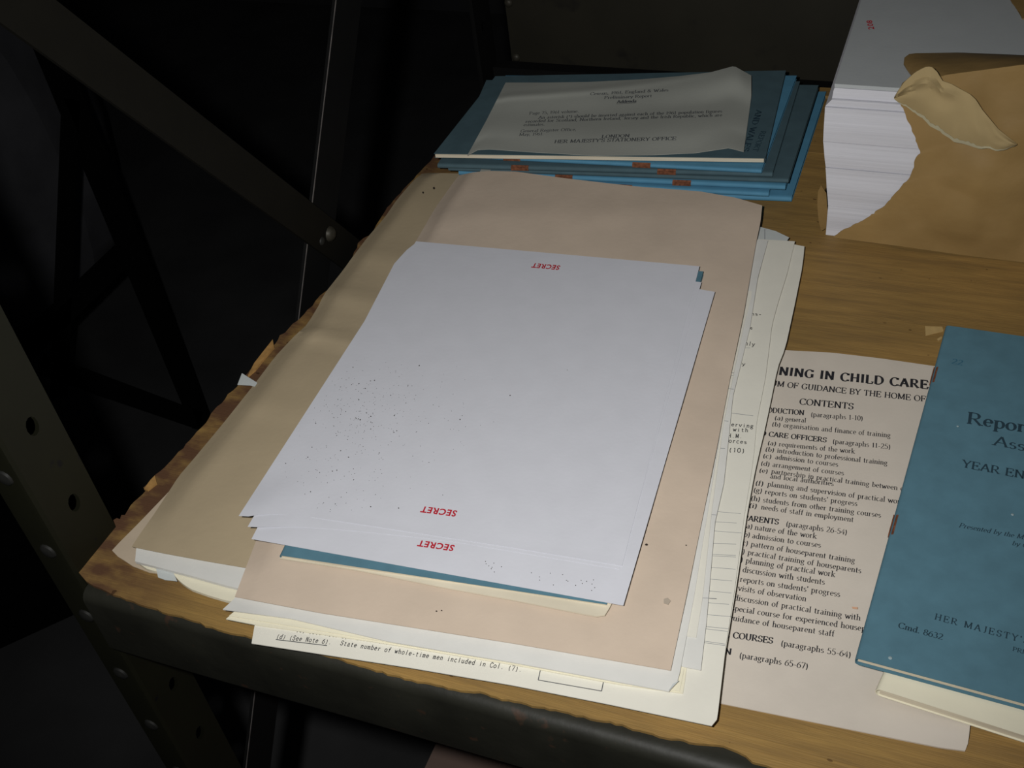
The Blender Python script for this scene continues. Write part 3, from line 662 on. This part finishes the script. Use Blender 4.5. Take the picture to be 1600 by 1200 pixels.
# ================================================================== BLUE BOOKLET UNDER THE STAMPED SHEETS
def booklet(name, q, ztop, th, label, group=None, spine='bottom', m='blue', staples=(), page_in=0.004, n=24, zf=None, edgebulge=0.0, pagemat='pages', cat='booklet', cov_t=0.00035, rotpage=0.0):
    """q: TL,TR,BR,BL pixels of the top cover (at z = ztop)."""
    W = [P(*c, ztop) for c in q]; base = ztop - th
    cx = sum((w_ for w_ in W), Vector()) / 4
    root = thing(name, (cx.x, cx.y, base), label, cat, group)
    TL, TR, BR, BL = W
    order = {'bottom': (BL, BR, TR, TL), 'left': (TL, BL, BR, TR), 'top': (TR, TL, BL, BR), 'none': (BL, BR, TR, TL)}[spine]
    A0, A1, B1, B0 = order            # spine runs A0->A1, the leaf away from it to B0..B1
    depth = ((B0 - A0).length + (B1 - A1).length) / 2
    r = th / 2
    pr = [(1.0, 0.0), (0.75, 0.0), (0.5, 0.0), (0.25, 0.0), (0.08, 0.0), (r / depth * 1.6, -0.00005)]
    if spine != 'none':
        pr += [(r / depth * (1 - math.sin(math.radians(t))), -r * (1 - math.cos(math.radians(t)))) for t in range(15, 166, 25)]
    else: pr += [(0, 0.0)]
    pb = [(r / depth * 1.6, -th), (0.3, -th), (1.0, -th)]
    def pos(s, t, dz):
        a = A0.lerp(A1, s); b_ = B0.lerp(B1, s); p_ = a.lerp(b_, t); p_.z = ztop + dz
        if zf and dz > -th * 0.6: p_.z += zf(s, t)
        return p_
    mb = MB(); prof_ = pr + (pb if spine != 'none' else [])
    if spine != 'none':
        g = [[pos(i / n, t, dz) for i in range(n + 1)] for t, dz in prof_]
        g2 = []
        for jj, (t, dz) in enumerate(prof_):
            ins = 1 - 2 * cov_t / th
            g2.append([pos(i / n, t if t > 0.1 else t * 0.9 + cov_t / depth, -th / 2 + (dz + th / 2) * ins) for i in range(n + 1)])
        k = len(g); fl = [v for row in g for v in row]; fl2 = [v for row in g2 for v in row]; N_ = len(fl); w_ = n + 1; f = []
        for j in range(k - 1):
            for i in range(n):
                a = j * w_ + i; f += [(a, a + w_, a + w_ + 1, a + 1), (N_ + a, N_ + a + 1, N_ + a + w_ + 1, N_ + a + w_)]
        for i in range(n): f += [(i, i + 1, N_ + i + 1, N_ + i), ((k - 1) * w_ + i + 1, (k - 1) * w_ + i, N_ + (k - 1) * w_ + i, N_ + (k - 1) * w_ + i + 1)]
        for j in range(k - 1):
            a = j * w_; f += [(a + w_, a, N_ + a, N_ + a + w_)]; a = j * w_ + n; f += [(a, a + w_, N_ + a + w_, N_ + a)]
        mb.add(fl + fl2, f)
    else:
        g = [[pos(i / n, t, 0) for i in range(n + 1)] for t in (1, .8, .6, .4, .2, 0)][::1]
        gridmesh(g, cov_t, mb)
        g = [[pos(i / n, t, -th + cov_t) for i in range(n + 1)] for t in (1, 0)]
        gridmesh(g, cov_t, mb)
    cov = mb.build('cover', M[m], root)
    # page block
    mb = MB(); s0 = page_in / (A1 - A0).length; t1 = 1 - page_in / depth; t0 = (th * 0.35 / depth if spine != 'none' else -edgebulge / depth)
    lay = 3; zt, zb = -cov_t * 1.3, -th + cov_t * 1.3
    ts = [t0, .25, .5, .75, t1]; rows_ = [[pos(s0 + (1 - 2 * s0) * i / n, t, zt) for i in range(n + 1)] for t in ts[::-1]]
    gridmesh(rows_, zt - zb, mb); mb.build('pages', M[pagemat], root)
    for s in staples:
        b = MB(); ln = 0.0065 / (A1 - A0).length
        for (ta, za, tb, zb_) in ((0.012, 0.00012, 0.0, -r * 0.9), (0.0, -r * 0.3, 0.0, -r * 1.7)):
            v = [pos(s - ln, ta, za), pos(s + ln, ta, za), pos(s + ln, tb, zb_), pos(s - ln, tb, zb_)]
            out = (A0 - B0).normalized() * 0.0004; v = [p_ + out for p_ in v]; v[0].z += 0.0002; v[1].z += 0.0002
            b.add(v + [p_ - out * 1.2 for p_ in v], [(0, 1, 2, 3), (7, 6, 5, 4), (0, 4, 5, 1), (3, 2, 6, 7), (0, 3, 7, 4), (1, 5, 6, 2)])
        b.build('staple', M['rust'], root, smooth=False)
    return root, cov
bk, cv = booklet('booklet', [(668, 392), (1099, 424), (948, 944), (436, 867)], 0.0190, 0.0028, 'blue covered booklet with curled cream pages, lying under the stamped white sheets', spine='left', page_in=0.0004)
# curled page corner hanging out under its lower right
pgs = sheet('loose_page', [(700, 905), (960, 915), (945, 961), (436, 872)], 0.0172, 0.0008, M['pages'], bk, n=40, mm=8, wob=0.0006, seed=11,
      bottom=[(560, 891), (700, 919), (800, 937), (880, 953), (915, 960), (935, 963)], right=[(957, 940), (952, 950)], top=[(800, 900)], left=[(500, 860), (440, 862)])

# ================================================================== STAMPED WHITE SHEETS
lift = lambda h: (lambda u, v: h * smooth01((.20 - u) / .20) * smooth01((v - .84) / .16))
Rs = sheet('stamped_sheet', [(616, 412), (1117, 456), (974, 946), (393, 842)], 0.0197, 0.0002, M['secret'], n=36, mm=36, zf=lift(0.0015), top=[(624, 403), (634, 392), (643, 383), (652, 380), (700, 384)])
tag(Rs, 'lowest white sheet with a red stamp, reaching furthest toward the shelf front', 'paper')
Qs = sheet('stamped_sheet', [(640, 388), (1096, 441), (968, 889), (387, 823)], 0.0199, 0.0001, M['secret'], n=36, mm=36, zf=lift(0.0026), bottom=[(402, 823.5), (450, 822), (540, 828), (655, 839.5), (715, 847)])
tag(Qs, 'middle white sheet, only its corners showing between the two stamped ones', 'paper')
Bs = sheet('stamped_sheet', [(650, 377), (1093, 416), (972, 884), (373, 806)], 0.0201, 0.0001, M['secret'], n=40, mm=60,
           bottom=[(392, 807), (407, 803), (430, 803), (472, 806), (530, 814), (798, 855)], zf=lambda u, v: lift(0.0032)(u, v) + 0.0001 * smooth01((v - .988) / .012))
tag(Bs, 'topmost white sheet speckled with dirt, red stamps at both ends', 'paper')
stamp('SECRET', (876, 415.5), (833, 411.5), 7.5, Bs, M['red'], bold=0.03)
stamp('SECRET', (715, 798.5), (660, 791.5), 10, Bs, M['red'], bold=0.03)
stamp('SECRET', (711, 852.5), (655, 844.5), 10, Rs, M['red'], bold=0.03)
# grit scattered over the top sheet
mb = MB()
def speck(x, y, r):
    c = P(x, y, 0.0203); n = 5; a0 = RND.uniform(0, 6)
    pts = [c + Vector((r * math.cos(a0 + i * 1.257) * RND.uniform(.5, 1.2), r * math.sin(a0 + i * 1.257) * RND.uniform(.5, 1.2), 0)) for i in range(n)]
    mb.prism(pts, (0, 0, r * 0.5))
for i in range(420):
    big = RND.random() < 0.12
    x = RND.gauss(562, 38); y = 640 + (x - 562) * -0.25 + RND.gauss(0, 42)
    if RND.random() < .25: x, y = RND.gauss(540, 50), RND.gauss(760, 35)
    if RND.random() < .15: x, y = RND.gauss(650, 80), RND.gauss(640, 40)
    if x < 420 or y > 800 or y < 560: continue
    if (x - 373) < (806 - y) * 0.66: continue
    speck(x, y, (RND.uniform(.00028, 0.00045) if big else RND.uniform(0.00012, 0.00024)))
gr = mb.build('dirt_grit', M['grit'], smooth=False)
tag(gr, 'scattered dark grit specks on the topmost white sheet', 'dirt', kind='stuff')
mb = MB()
for i in range(24):
    x = RND.uniform(750, 930); y = 868 + (x - 750) * 0.18 + RND.uniform(6, 26); c = P(x, y, 0.0199)
    mb.prism([c + Vector((0.00025 * math.cos(k * 1.6), 0.00025 * math.sin(k * 1.6), 0)) for k in range(4)], (0, 0, 0.0001))
tag(mb.build('dirt_grit', M['grit'], smooth=False), 'few fine grit specks near the bottom of the lowest stamped sheet', 'dirt', kind='stuff')

# ================================================================== CHILD CARE LEAFLET
Cs = sheet('printed_leaflet', [(1090, 530), (1560, 588), (1508, 1173), (1000, 1075)], 0.0012, 0.0008, M['leaflet'], n=50, mm=50,
           top=[(1225, 547), (1300, 551), (1377, 560), (1460, 572)], bottom=[(1122, 1098), (1300, 1134), (1470, 1168)], right=[(1517, 1122), (1513, 1160)],
           zf=lambda u, v: 0.0035 * smooth01((u - .55) / .45) * math.exp(-((v - .93) / .05) ** 2) + 0.0007 * math.sin(5 * v))
tag(Cs, 'off-white printed contents page about child care training, between form and blue report', 'leaflet')
bo = dict(weight=1.5)
lines = [("NING IN CHILD CARE", (1217, 586), (1451, 608), 12.5, dict(weight=1.75, prefix='TRAI', track=.6)),
 ("M OF GUIDANCE BY THE HOME OF", (1214, 604), (1446, 628), 8.5, dict(weight=1.25, prefix='MEMORANDU', suffix='FICE')),
 ("CONTENTS", (1249, 632), (1333, 640), 9.5, dict(weight=1.25)),
 ("DUCTION", (1207, 645), (1256, 649), 7.5, dict(weight=1.5, prefix='INTRO')), ("(paragraphs 1-10)", (1267, 651), (1348, 657.5), 7.5),
 ("(a)", (1210, 656), (1223, 657.5), 7), ("general", (1227, 658), (1259, 660.5), 7), ("(b)", (1206, 666), (1219, 667.5), 7), ("organisation and finance of training", (1224, 668), (1391, 684), 7.5),
 ("CARE OFFICERS", (1201, 682), (1291, 691.5), 7.5, dict(weight=1.5, prefix='CHILD ')), ("(paragraphs 11-25)", (1301, 693), (1391, 702), 7.5),
 ("(a)", (1199, 695), (1212, 697), 7), ("requirements of the work", (1217, 697.5), (1335, 709), 7.5),
 ("(b)", (1195.5, 705), (1209, 707), 7), ("introduction to professional training", (1214, 707.5), (1386, 727), 7.5),
 ("(c)", (1192, 715.5), (1205, 717), 7), ("admission to courses", (1211, 717.5), (1309, 729.5), 7.5),
 ("(d)", (1188.5, 727), (1202, 729), 7), ("arrangement of courses", (1207, 729.5), (1318, 743), 7.5),
 ("(e)", (1186, 738), (1199, 740), 7), ("partnership in practical training between", (1205, 740), (1402, 766), 7.5, dict(suffix=' central')),
 ("and local authorities", (1203, 747.5), (1302, 759.5), 7.5),
 ("(f)", (1180, 758), (1192, 760), 8), ("planning and supervision of practical wo", (1199, 760), (1401, 787), 8, dict(suffix='rk')),
 ("(g)", (1177, 769), (1190, 771), 8), ("reports on students' progress", (1195, 772), (1339, 791), 8),
 ("(h)", (1173, 782), (1187, 784), 8), ("students from other training courses", (1192, 785), (1376, 809), 8),
 ("(i)", (1170, 793), (1182, 795), 8), ("needs of staff in employment", (1189, 796), (1333, 816), 8),
 ("ARENTS", (1169, 814), (1216, 820), 8.5, dict(weight=1.5, prefix='HOUSEP')), ("(paragraphs 26-54)", (1228, 822), (1323, 836), 8.5),
 ("(a)", (1162, 825), (1175, 827), 8.5), ("nature of the work", (1179, 828), (1275, 842), 8.5),
 ("(b)", (1158, 838), (1171, 840), 8.5), ("admission to courses", (1175, 841), (1282, 856), 8.5),
 ("pattern of houseparent training", (1173, 854), (1335, 880), 8.5, dict(prefix='(c) ')),
 ("practical training of houseparents", (1168, 867), (1345, 896), 8.5, dict(prefix='(d) ')),
 ("planning of practical work", (1165, 880), (1304, 902), 9, dict(prefix='(e) ')),
 ("discussion with students", (1160, 894), (1288, 914), 9, dict(prefix='(f) ')),
 ("reports on students' progress", (1156, 909), (1312, 933), 9, dict(prefix='(g) ')),
 ("visits of observation", (1153, 923), (1259, 940), 9, dict(prefix='(h) ')),
 ("discussion of practical training with", (1147, 938), (1344, 970), 9),
 ("special course for experienced house", (1143, 954), (1345, 986), 9, dict(suffix='parents')),
 ("guidance of houseparent staff", (1139, 969), (1303, 995), 9),
 ("COURSES", (1145, 997), (1207, 1006), 9.5, dict(weight=1.5, prefix='REFRESHER ')), ("(paragraphs 55-64)", (1220, 1009), (1329, 1028), 9.5),
 ("N", (1132, 1022), (1142, 1023.5), 9.5, dict(weight=1.5, prefix='CONCLUSIO')), ("(paragraphs 65-67)", (1155, 1028), (1262, 1046), 9.5)]
lettering(lines, Cs, M['ink'])
tag(chip('stain', [(1331, 948), (1340, 949), (1340, 952), (1332, 951)], 0.0026, 0.0001, mat('pink_smudge', (0.6, 0.35, 0.22)), Cs), 'small orange smudge')

# ================================================================== REPORT BOOKLETS AT THE RIGHT
lowb, _ = booklet('booklet', [(1490, 800), (2050, 968), (1995, 1275), (1368, 1075)], 0.0095, 0.0050, 'thick cream edged booklet lying under the blue report at the lower right', spine='left', m='cream', page_in=0.0008, zf=None)
def zD(s, t): return 0.0016 * math.sin(s * 3.1) * t + 0.0012 * smooth01((s - .85) / .15)
rp, cv = booklet('booklet', [(1478, 508), (1961, 578), (1972, 1203), (1336, 1030)], 0.0140, 0.0034, 'large blue report booklet with rusty staples at the right edge of the shelf', spine='left', m='blue', page_in=0.0006, staples=(0.185, 0.66), zf=zD)
lettering([("Repor", (1511, 662), (1601, 676), 18, dict(weight=1.15, suffix='t of the National')),
 ("Ass", (1552, 695.5), (1600, 705), 15, dict(weight=0.95, suffix='istance Board')),
 ("YEAR", (1503, 730), (1561, 741), 11.5, dict(weight=1.15, suffix=' ENDED 31ST')),
 ("HER MAJESTY", (1460, 968), (1592, 1003), 9.5, dict(weight=1.1, track=1.6, suffix="'S STATIONERY OFFICE")),
 ("Cmd. 8632", (1403, 981), (1472, 1000), 9, dict(weight=1.15)), ("PR", (1582, 1017), (1596, 1021), 6.5, dict(weight=1.1, suffix='ICE'))], cv, M['ink_blue'], split=True)
lettering([("Presented by the", (1498, 824), (1583, 840), 7, dict(slant=0.25, suffix=' Minister')), ("by", (1581, 852), (1592, 854), 7, dict(slant=0.25, suffix=' Command'))], cv, M['ink_blue'], split=True)
lettering([("22", (1487, 568), (1503, 571), 8, dict(weight=1.2))], cv, M['ink_faint'])
for px, r in (((1496.5, 666), 1.6), ((1602 - 20, 804), 1.8), ((1391, 1028), 2.2)):
    b = MB(); c = P(*px, 0.0140 + 0.0016); b.dome(c, (0, 0, 1), 0.0004 * r, 0.0002, 8); b.build('pale_spot', M['pale_spot'], rp)

# ================================================================== STACK OF CENSUS BOOKLETS
g = 'blue booklets in the stack at the back of the shelf'
S = [
 ([(800, 150), (1291, 143), (1237, 309), (770, 290)], 0.0045, 0.0042, 'lowest light blue booklet of the back stack, its corner showing on the wood', 'blue_light', ()),
 ([(790, 160), (1246, 155), (1201, 302), (735, 279)], 0.0085, 0.0036, 'second lowest blue booklet of the back stack, shorter at the right with a bent corner', 'blue_light', (0.53,)),
 ([(770, 150), (1268, 148), (1227, 291), (716, 268)], 0.0125, 0.0038, 'light blue booklet third from the bottom of the back stack, two rusty staples', 'blue_light', (0.34, 0.70)),
 ([(760, 125), (1279, 133), (1232, 281), (700, 262)], 0.0160, 0.0032, 'blue booklet fourth from the bottom of the back stack, furthest right at the rear', 'blue_far', ()),
 ([(770, 130), (1250, 127), (1207, 271), (683, 257)], 0.0200, 0.0037, 'blue booklet with two rusty staples, third from the top of the back stack', 'blue_far', (0.26, 0.70)),
 ([(790, 118), (1245, 118), (1190, 266), (740, 243)], 0.0235, 0.0032, 'bright blue spine booklet directly under the topmost one of the back stack', 'blue_light', (0.14, 0.60)),
]
for q, zt, th, lab, m, stp in S: booklet('booklet', q, zt, th, lab, g, 'bottom', m, stp, page_in=0.0012)
tp, tcv = booklet('booklet', [(774, 119), (1228, 110), (1196, 247), (678, 240)], 0.0275, 0.0036, 'topmost faded blue booklet of the back stack, under the addendum slip', g, 'none', 'blue_far', (), page_in=0.0010, edgebulge=0.0003)
lettering([("AND WALES", (1182, 172), (1160, 236), 9, dict(weight=1.4)), ("REPORT", (1189, 205), (1176, 236), 8, dict(weight=1.2))], tcv, M['ink_blue'], split=True)
def zS(u, v):
    r = 0.0009 * math.sin(u * 7 + v * 4) + 0.0006 * math.sin(v * 11)
    r += 0.0062 * smooth01((u - .45) / .47) * (1 - smooth01(v / .42)) * (1 - .45 * smooth01((u - .93) / .07))
    r += 0.0010 * math.exp(-((v - .22 + .28 * u) / .05) ** 2) * (1 - u * .4)
    r += 0.0030 * smooth01((u - .8) / .2) * smooth01((v - .75) / .25)
    r += 0.0020 * smooth01((.25 - u) / .25) * smooth01((v - .8) / .2)
    return r + 0.0012
sl = sheet('addendum_slip', [(790, 129), (1174, 118), (1162, 237), (730, 243)], 0.0278, 0.0003, M['slip'], zf=zS, n=70, mm=50,
           top=[(850, 129), (920, 128), (1000, 124), (1060, 119), (1110, 113), (1147, 103)], right=[(1174, 150), (1170, 180)], bottom=[(747, 234), (764, 233), (838, 238), (929, 243), (1020, 242), (1086, 239), (1139, 231)], left=[(760, 188)])
tag(sl, 'crumpled grey white printed slip lying on the topmost blue booklet', 'paper')
lettering([("Census, 1961, England & Wales", (922, 149), (1044, 143), 4.6, dict(weight=1.1)), ("Preliminary Report", (944, 155), (1018, 152), 4.6, dict(weight=1.1)),
 ("Addenda", (964, 161.5), (994, 160), 4.6, dict(weight=1.7)),
 ("Page 75, 1961 volume.", (827, 179.5), (904, 176), 4.6), ("An asterisk (*) should be inserted against each of the 1961 population figures", (841, 186), (1128, 176), 4.6, dict(weight=1.15)),
 ("recorded for Scotland, Northern Ireland, Jersey and the Irish Republic, which are", (821, 192), (1128, 182), 4.6, dict(weight=1.15)), ("estimates.", (818, 197.5), (851, 196.5), 4.6),
 ("General Register Office,", (813, 207), (900, 204.5), 4.6), ("May, 1961.", (811, 212.5), (849, 211.5), 4.6),
 ("LONDON", (940, 216), (983, 214.5), 5, dict(weight=1.3)), ("HER MAJESTY'S STATIONERY OFFICE", (866, 224), (1056, 219), 5.4, dict(weight=1.3)), ('__line__', (963, 162.5), (994, 161), 0.0004)], sl, M['ink_soft'], split=True)
tag(sheet('paper_scrap', [(752, 264), (766, 264), (767, 269), (750, 268)], 0.0215 - 0.006, 0.0003, M['slip'], n=4, mm=3, wob=0.0008), 'tiny white paper corner between the back stack and the pink folder', 'paper')

# ================================================================== REAM OF PAPER IN TORN WRAPPER
ream = thing('paper_stack', (0.03, 0.74, 0.0), 'tall stack of blank white paper partly wrapped in torn brown paper, back right', 'paper stack')
cuts = [(1303, 134), (1303, 140), (1301, 146), (1299, 157), (1289, 168), (1286, 222), (1290, 262), (1294, 322), (1290, 369)]
YF = 0.640; zl = [PY(*c, YF).z for c in cuts]; zl[-1] = 0.0003; xl = [PY(*c, YF).x for c in cuts]
offs = [0.0022, 0.0020, 0.0028, 0.0012, 0.0, 0.0002, -0.0004, 0.0]
for i in range(len(cuts) - 1):
    z1, z0 = zl[i], zl[i + 1] + (0.00035 if i < len(cuts) - 2 else 0); mb = MB(); rowsn = 6
    v = []; f = []
    for j in range(rowsn + 1):
        t = j / rowsn; z = z1 + (z0 - z1) * t; x = xl[i] + (xl[i + 1] - xl[i]) * t; y = YF + offs[i] + 0.0004 * math.sin(z * 300)
        v += [Vector((x, y, z)), Vector((0.145, y, z)), Vector((0.145, 0.842, z)), Vector((x - 0.003, 0.842, z))]
    for j in range(rowsn):
        for k in range(4): a = j * 4 + k; b_ = j * 4 + (k + 1) % 4; f.append((b_, a, a + 4, b_ + 4))
    f.append((0, 1, 2, 3)); n = rowsn * 4; f.append((n + 3, n + 2, n + 1, n))
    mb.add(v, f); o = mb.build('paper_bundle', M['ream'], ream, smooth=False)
    if i == 0: topb = o; topb.data.materials[0] = mat('shaded_ream_top', (0.38, 0.40, 0.405), var=0.02)  # white paper darkened to grey: weak grazing light put into the colour
ORG[topb.name] = ORG[ream.name]
stamp('208', (1366, 46), (1362, 32), 9, topb, M['red'], bold=0.02)

wr = thing('wrapping_paper', (0.05, 0.64, 0.0), 'torn brown wrapping paper around the tall white paper stack', 'wrapping')
def jag(pl, amp, seed, step=4):
    r_ = random.Random(seed); out = [pl[0]]
    for a, b_ in zip(pl, pl[1:]):
        n = max(1, int(math.dist(a, b_) / step))
        for i in range(1, n + 1): out.append((a[0] + (b_[0] - a[0]) * i / n + r_.uniform(-amp, amp) * (i < n), a[1] + (b_[1] - a[1]) * i / n + r_.uniform(-amp, amp) * (i < n)))
    return out
crease = [(1403, 150), (1425, 136), (1478, 117), (1600, 101), (1690, 100), (1820, 112), (1992, 138)]
lft = jag([(1403, 150), (1404, 158), (1412, 172), (1420, 192), (1428, 210), (1434, 228), (1438, 240), (1430, 248), (1428, 262), (1418, 282), (1400, 300), (1385, 318), (1376, 326), (1350, 344), (1332, 352), (1312, 362), (1300, 371)], 1.2, 5)
bot = [(1300, 371), (1400, 384), (1500, 398), (1600, 411), (1890, 443)]
rgt = [(1680, 92), (1680, 421)]
g_ = coons(crease[0], crease[-1], bot[-1], bot[0], top=crease[1:-1], right=(), bottom=bot[1:-1], left=lft[1:-1], n=60, m=70)
topg = []
for j, row in enumerate(g_):
    r = []
    for i, (x, y) in enumerate(row):
        v = j / 70; u = i / 60
        yy = YF - 0.0025 - 0.003 * v
        w0 = PY(x, y, yy); amp = 0.0055 * min(1, 6 * u + 0.12) * min(1, (1 - v) * 8)
        dd = amp * (noise.noise(Vector((w0.x * 14, w0.z * 12, 2))) - 0.9 * abs(noise.noise(Vector((w0.x * 26 + 3, w0.z * 22, 5)))) + 0.35 * noise.noise(Vector((w0.x * 60, w0.z * 50, 8)))) - 0.001
        dd -= 0.006 * math.exp(-(v / 0.10) ** 2) * u
        dd = min(dd, 0.0015)
        q = PY(x, y, yy + dd); q.z = max(q.z, 0.0006); r.append(q)
    topg.append(r)
mb = gridmesh(topg, 0, off=(0, 0.0004, 0)); mb.build('front_wrap', M['brown'], wr)
# turned over the top of the stack
ZT = zl[0]
tpx = jag([(1403, 150), (1410, 128), (1425, 119), (1418, 110), (1411, 98), (1414, 86), (1430, 83)], 0.8, 8) + [(1500, 82), (1600, 86), (1680, 88), (1800, 88), (1975, 92)]
T2 = [polyat(tpx, i / 60) for i in range(61)]; g2 = []
for j in range(13):
    t = j / 12; row = []
    for i in range(61):
        a = P(*T2[i], ZT + 0.0012 + 0.006 * 0); b_ = topg[0][i]
        q = a.lerp(b_, t); q.z += 0.004 * math.sin(math.pi * t) * (i / 60) + 0.0012 * noise.noise(Vector((q.x * 30, q.y * 30, 4))) * (1 - abs(2 * t - 1)); q.z = max(q.z, ZT + 0.0006); row.append(q)
    g2.append(row)
gridmesh(g2, 0.0003).build('top_fold', M['brown'], wr)
# torn flap turned back on itself in front
ft_ = [(1397, 152), (1403, 142), (1413, 128), (1430, 113), (1445, 105), (1455, 104), (1464, 112), (1473, 127), (1486, 131), (1500, 139), (1515, 147), (1525, 156), (1535, 172), (1550, 190), (1560, 202), (1575, 214), (1589, 225)]
fb_ = jag([(1397, 154), (1404, 160), (1416, 166), (1430, 176), (1445, 188), (1452, 196), (1465, 203), (1478, 212), (1492, 222), (1505, 224), (1520, 229), (1530, 232), (1545, 231), (1558, 236), (1575, 232), (1589, 226)], 0.9, 12)
gg = []
for j in range(17):
    t = j / 16; row = []
    for i in range(50):
        u = i / 49; a = polyat(ft_, u); b_ = polyat(fb_, u); x, y = a[0] + (b_[0] - a[0]) * t, a[1] + (b_[1] - a[1]) * t
        yy = YF - 0.010 - 0.0035 * math.sin(math.pi * min(1, t * 0.55 + .2)) - 0.0030 * max(0, 1 - abs(t - .42 + .5 * u) / .10) * (1 - smooth01((u - .40) / .2)) - 0.0016 * noise.noise(Vector((u * 7, t * 2.5, 1)))
        row.append(PY(x, y, yy))
    gg.append(row)
gridmesh(gg, 0, off=(0, 0.0005, 0)).build('torn_flap', M['brown_in'], wr)
fr = []
for k_ in range(7):
    row = []
    for i in range(50):
        q = gg[16][i].lerp(gg[15][i], k_ / 6 * (0.9 + 0.9 * abs(noise.noise(Vector((i * .5, 0, 7)))))); row.append(q + Vector((0, -0.0005, 0.0001)))
    fr.append(row)
gridmesh(fr[::-1], 0, off=(0, 0.0003, 0)).build('torn_edge', M['brown_raw'], wr)
sc_ = coons((1283, 289), (1291, 302), (1290, 367), (1285, 368), left=[(1278, 299), (1277, 320), (1279, 345)], right=[(1293, 330)], top=[(1287, 296)], n=6, m=16)
gg = [[PY(x, y, YF + 0.004 + 0.0035 * (i / 6)) for i, (x, y) in enumerate(r)] for r in sc_]
for r in gg:
    for q in r: q.z = max(q.z, 0.0004)
gridmesh(gg, 0, off=(0, 0.0004, 0)).build('torn_tatter', M['brown'], wr)
# brown piece lying on top of the stack, far right
tag(sheet('paper_scrap', [(1590, -30), (1680, -30), (1680, 20), (1588, 10)], ZT + 0.002, 0.0006, M['brown'], n=10, mm=10, wob=0.002, left=[(1577, -5), (1582, 5)], bottom=[(1598, 30), (1640, 28)]), 'brown paper piece lying on top of the tall white paper stack', 'paper')

# ================================================================== DIM BACKGROUND
far = thing('shelving_rack', (-1.30, 1.1, -1.0), 'dark shelving rack frame standing in the shadows at the far left', 'rack')
mb = MB(); mb.box(-1.32, -1.30, 1.205, 1.245, -1.0, -0.20); mb.build('post', M['far_black'], far, smooth=False)
for a, b_ in (((1.22, -0.30), (0.955, -0.69)), ((0.955, -0.62), (1.215, -0.985))): bar(a, b_, 0.034, -1.305, -1.300).build('brace', M['far_black'], far, smooth=False)
mb = MB(); mb.box(-1.32, -1.30, 0.75, 1.205, -0.60, -0.565); mb.build('crossbar', M['far_black'], far, smooth=False)
# slumped sack on the floor behind it
mb = MB(); g3 = []
for j in range(13):
    row = []
    for i in range(17):
        th_ = math.pi * j / 12; ph = 2 * math.pi * i / 16; k = 1 + 0.18 * noise.noise(Vector((math.cos(ph) * 1.5, math.sin(ph) * 1.5, th_)))
        s = max(0.001, math.sin(th_)) ** 0.6
        row.append(Vector((-1.95 + 0.26 * s * math.cos(ph) * k, 1.50 + 0.30 * s * math.sin(ph) * k, -0.62 + 0.38 * (1 if math.cos(th_) > 0 else -1) * abs(math.cos(th_)) ** 0.8 * (1 if j < 12 else 1))))
    g3.append(row)
vv = [q for r in g3 for q in r]; ff = [(j * 17 + i, (j + 1) * 17 + i, (j + 1) * 17 + i + 1, j * 17 + i + 1) for j in range(12) for i in range(16)]
mb.add(vv, ff); tag(mb.build('sack', M['sack']), 'lumpy grey sack standing on the floor behind the far dark rack', 'sack')
bx = thing('cardboard_box', (-0.10, 0.33, -1.0), 'dull pinkish brown cardboard box on the floor under the shelf', 'box')
mb = MB(); mb.box(-0.355, 0.25, 0.16, 0.60, -1.0, -0.452); mb.build('box_body', M['card'], bx, smooth=False)
for y0, y1 in ((0.16, 0.379), (0.381, 0.60)):
    mb = MB(); mb.box(-0.355, 0.25, y0, y1, -0.452, -0.449); mb.build('flap', M['card'], bx, smooth=False)

cr = thing('shadow_filler', (-1.42, 0.90, -1.0), 'black low crate added for the shadow on the floor behind the front post at the far left', 'filler')  # added dark block, standing in for shadow on the floor
A_, B_ = Vector((-1.395, 0.60, 0)), Vector((-1.20, 0.83, 0)); dn = (B_ - A_).normalized(); nn = Vector((-dn.y, dn.x, 0))
for k in range(3):
    mb = MB(); z0 = -1.0 + 0.085 * k
    mb.prism([A_ + Vector((0, 0, z0)), B_ + Vector((0, 0, z0)), B_ + nn * 0.012 + Vector((0, 0, z0)), A_ + nn * 0.012 + Vector((0, 0, z0))], (0, 0, 0.078)); mb.build('filler_board', M['far_black'], cr, smooth=False)
mb = MB(); mb.prism([A_ + nn * .013 + Vector((0, 0, -1)), B_ + nn * .013 + Vector((0, 0, -1)), B_ + nn * 0.3 + Vector((0, 0, -1)), A_ + nn * 0.3 + Vector((0, 0, -1))], (0, 0, 0.24)); mb.build('filler_body', M['far_black'], cr, smooth=False)
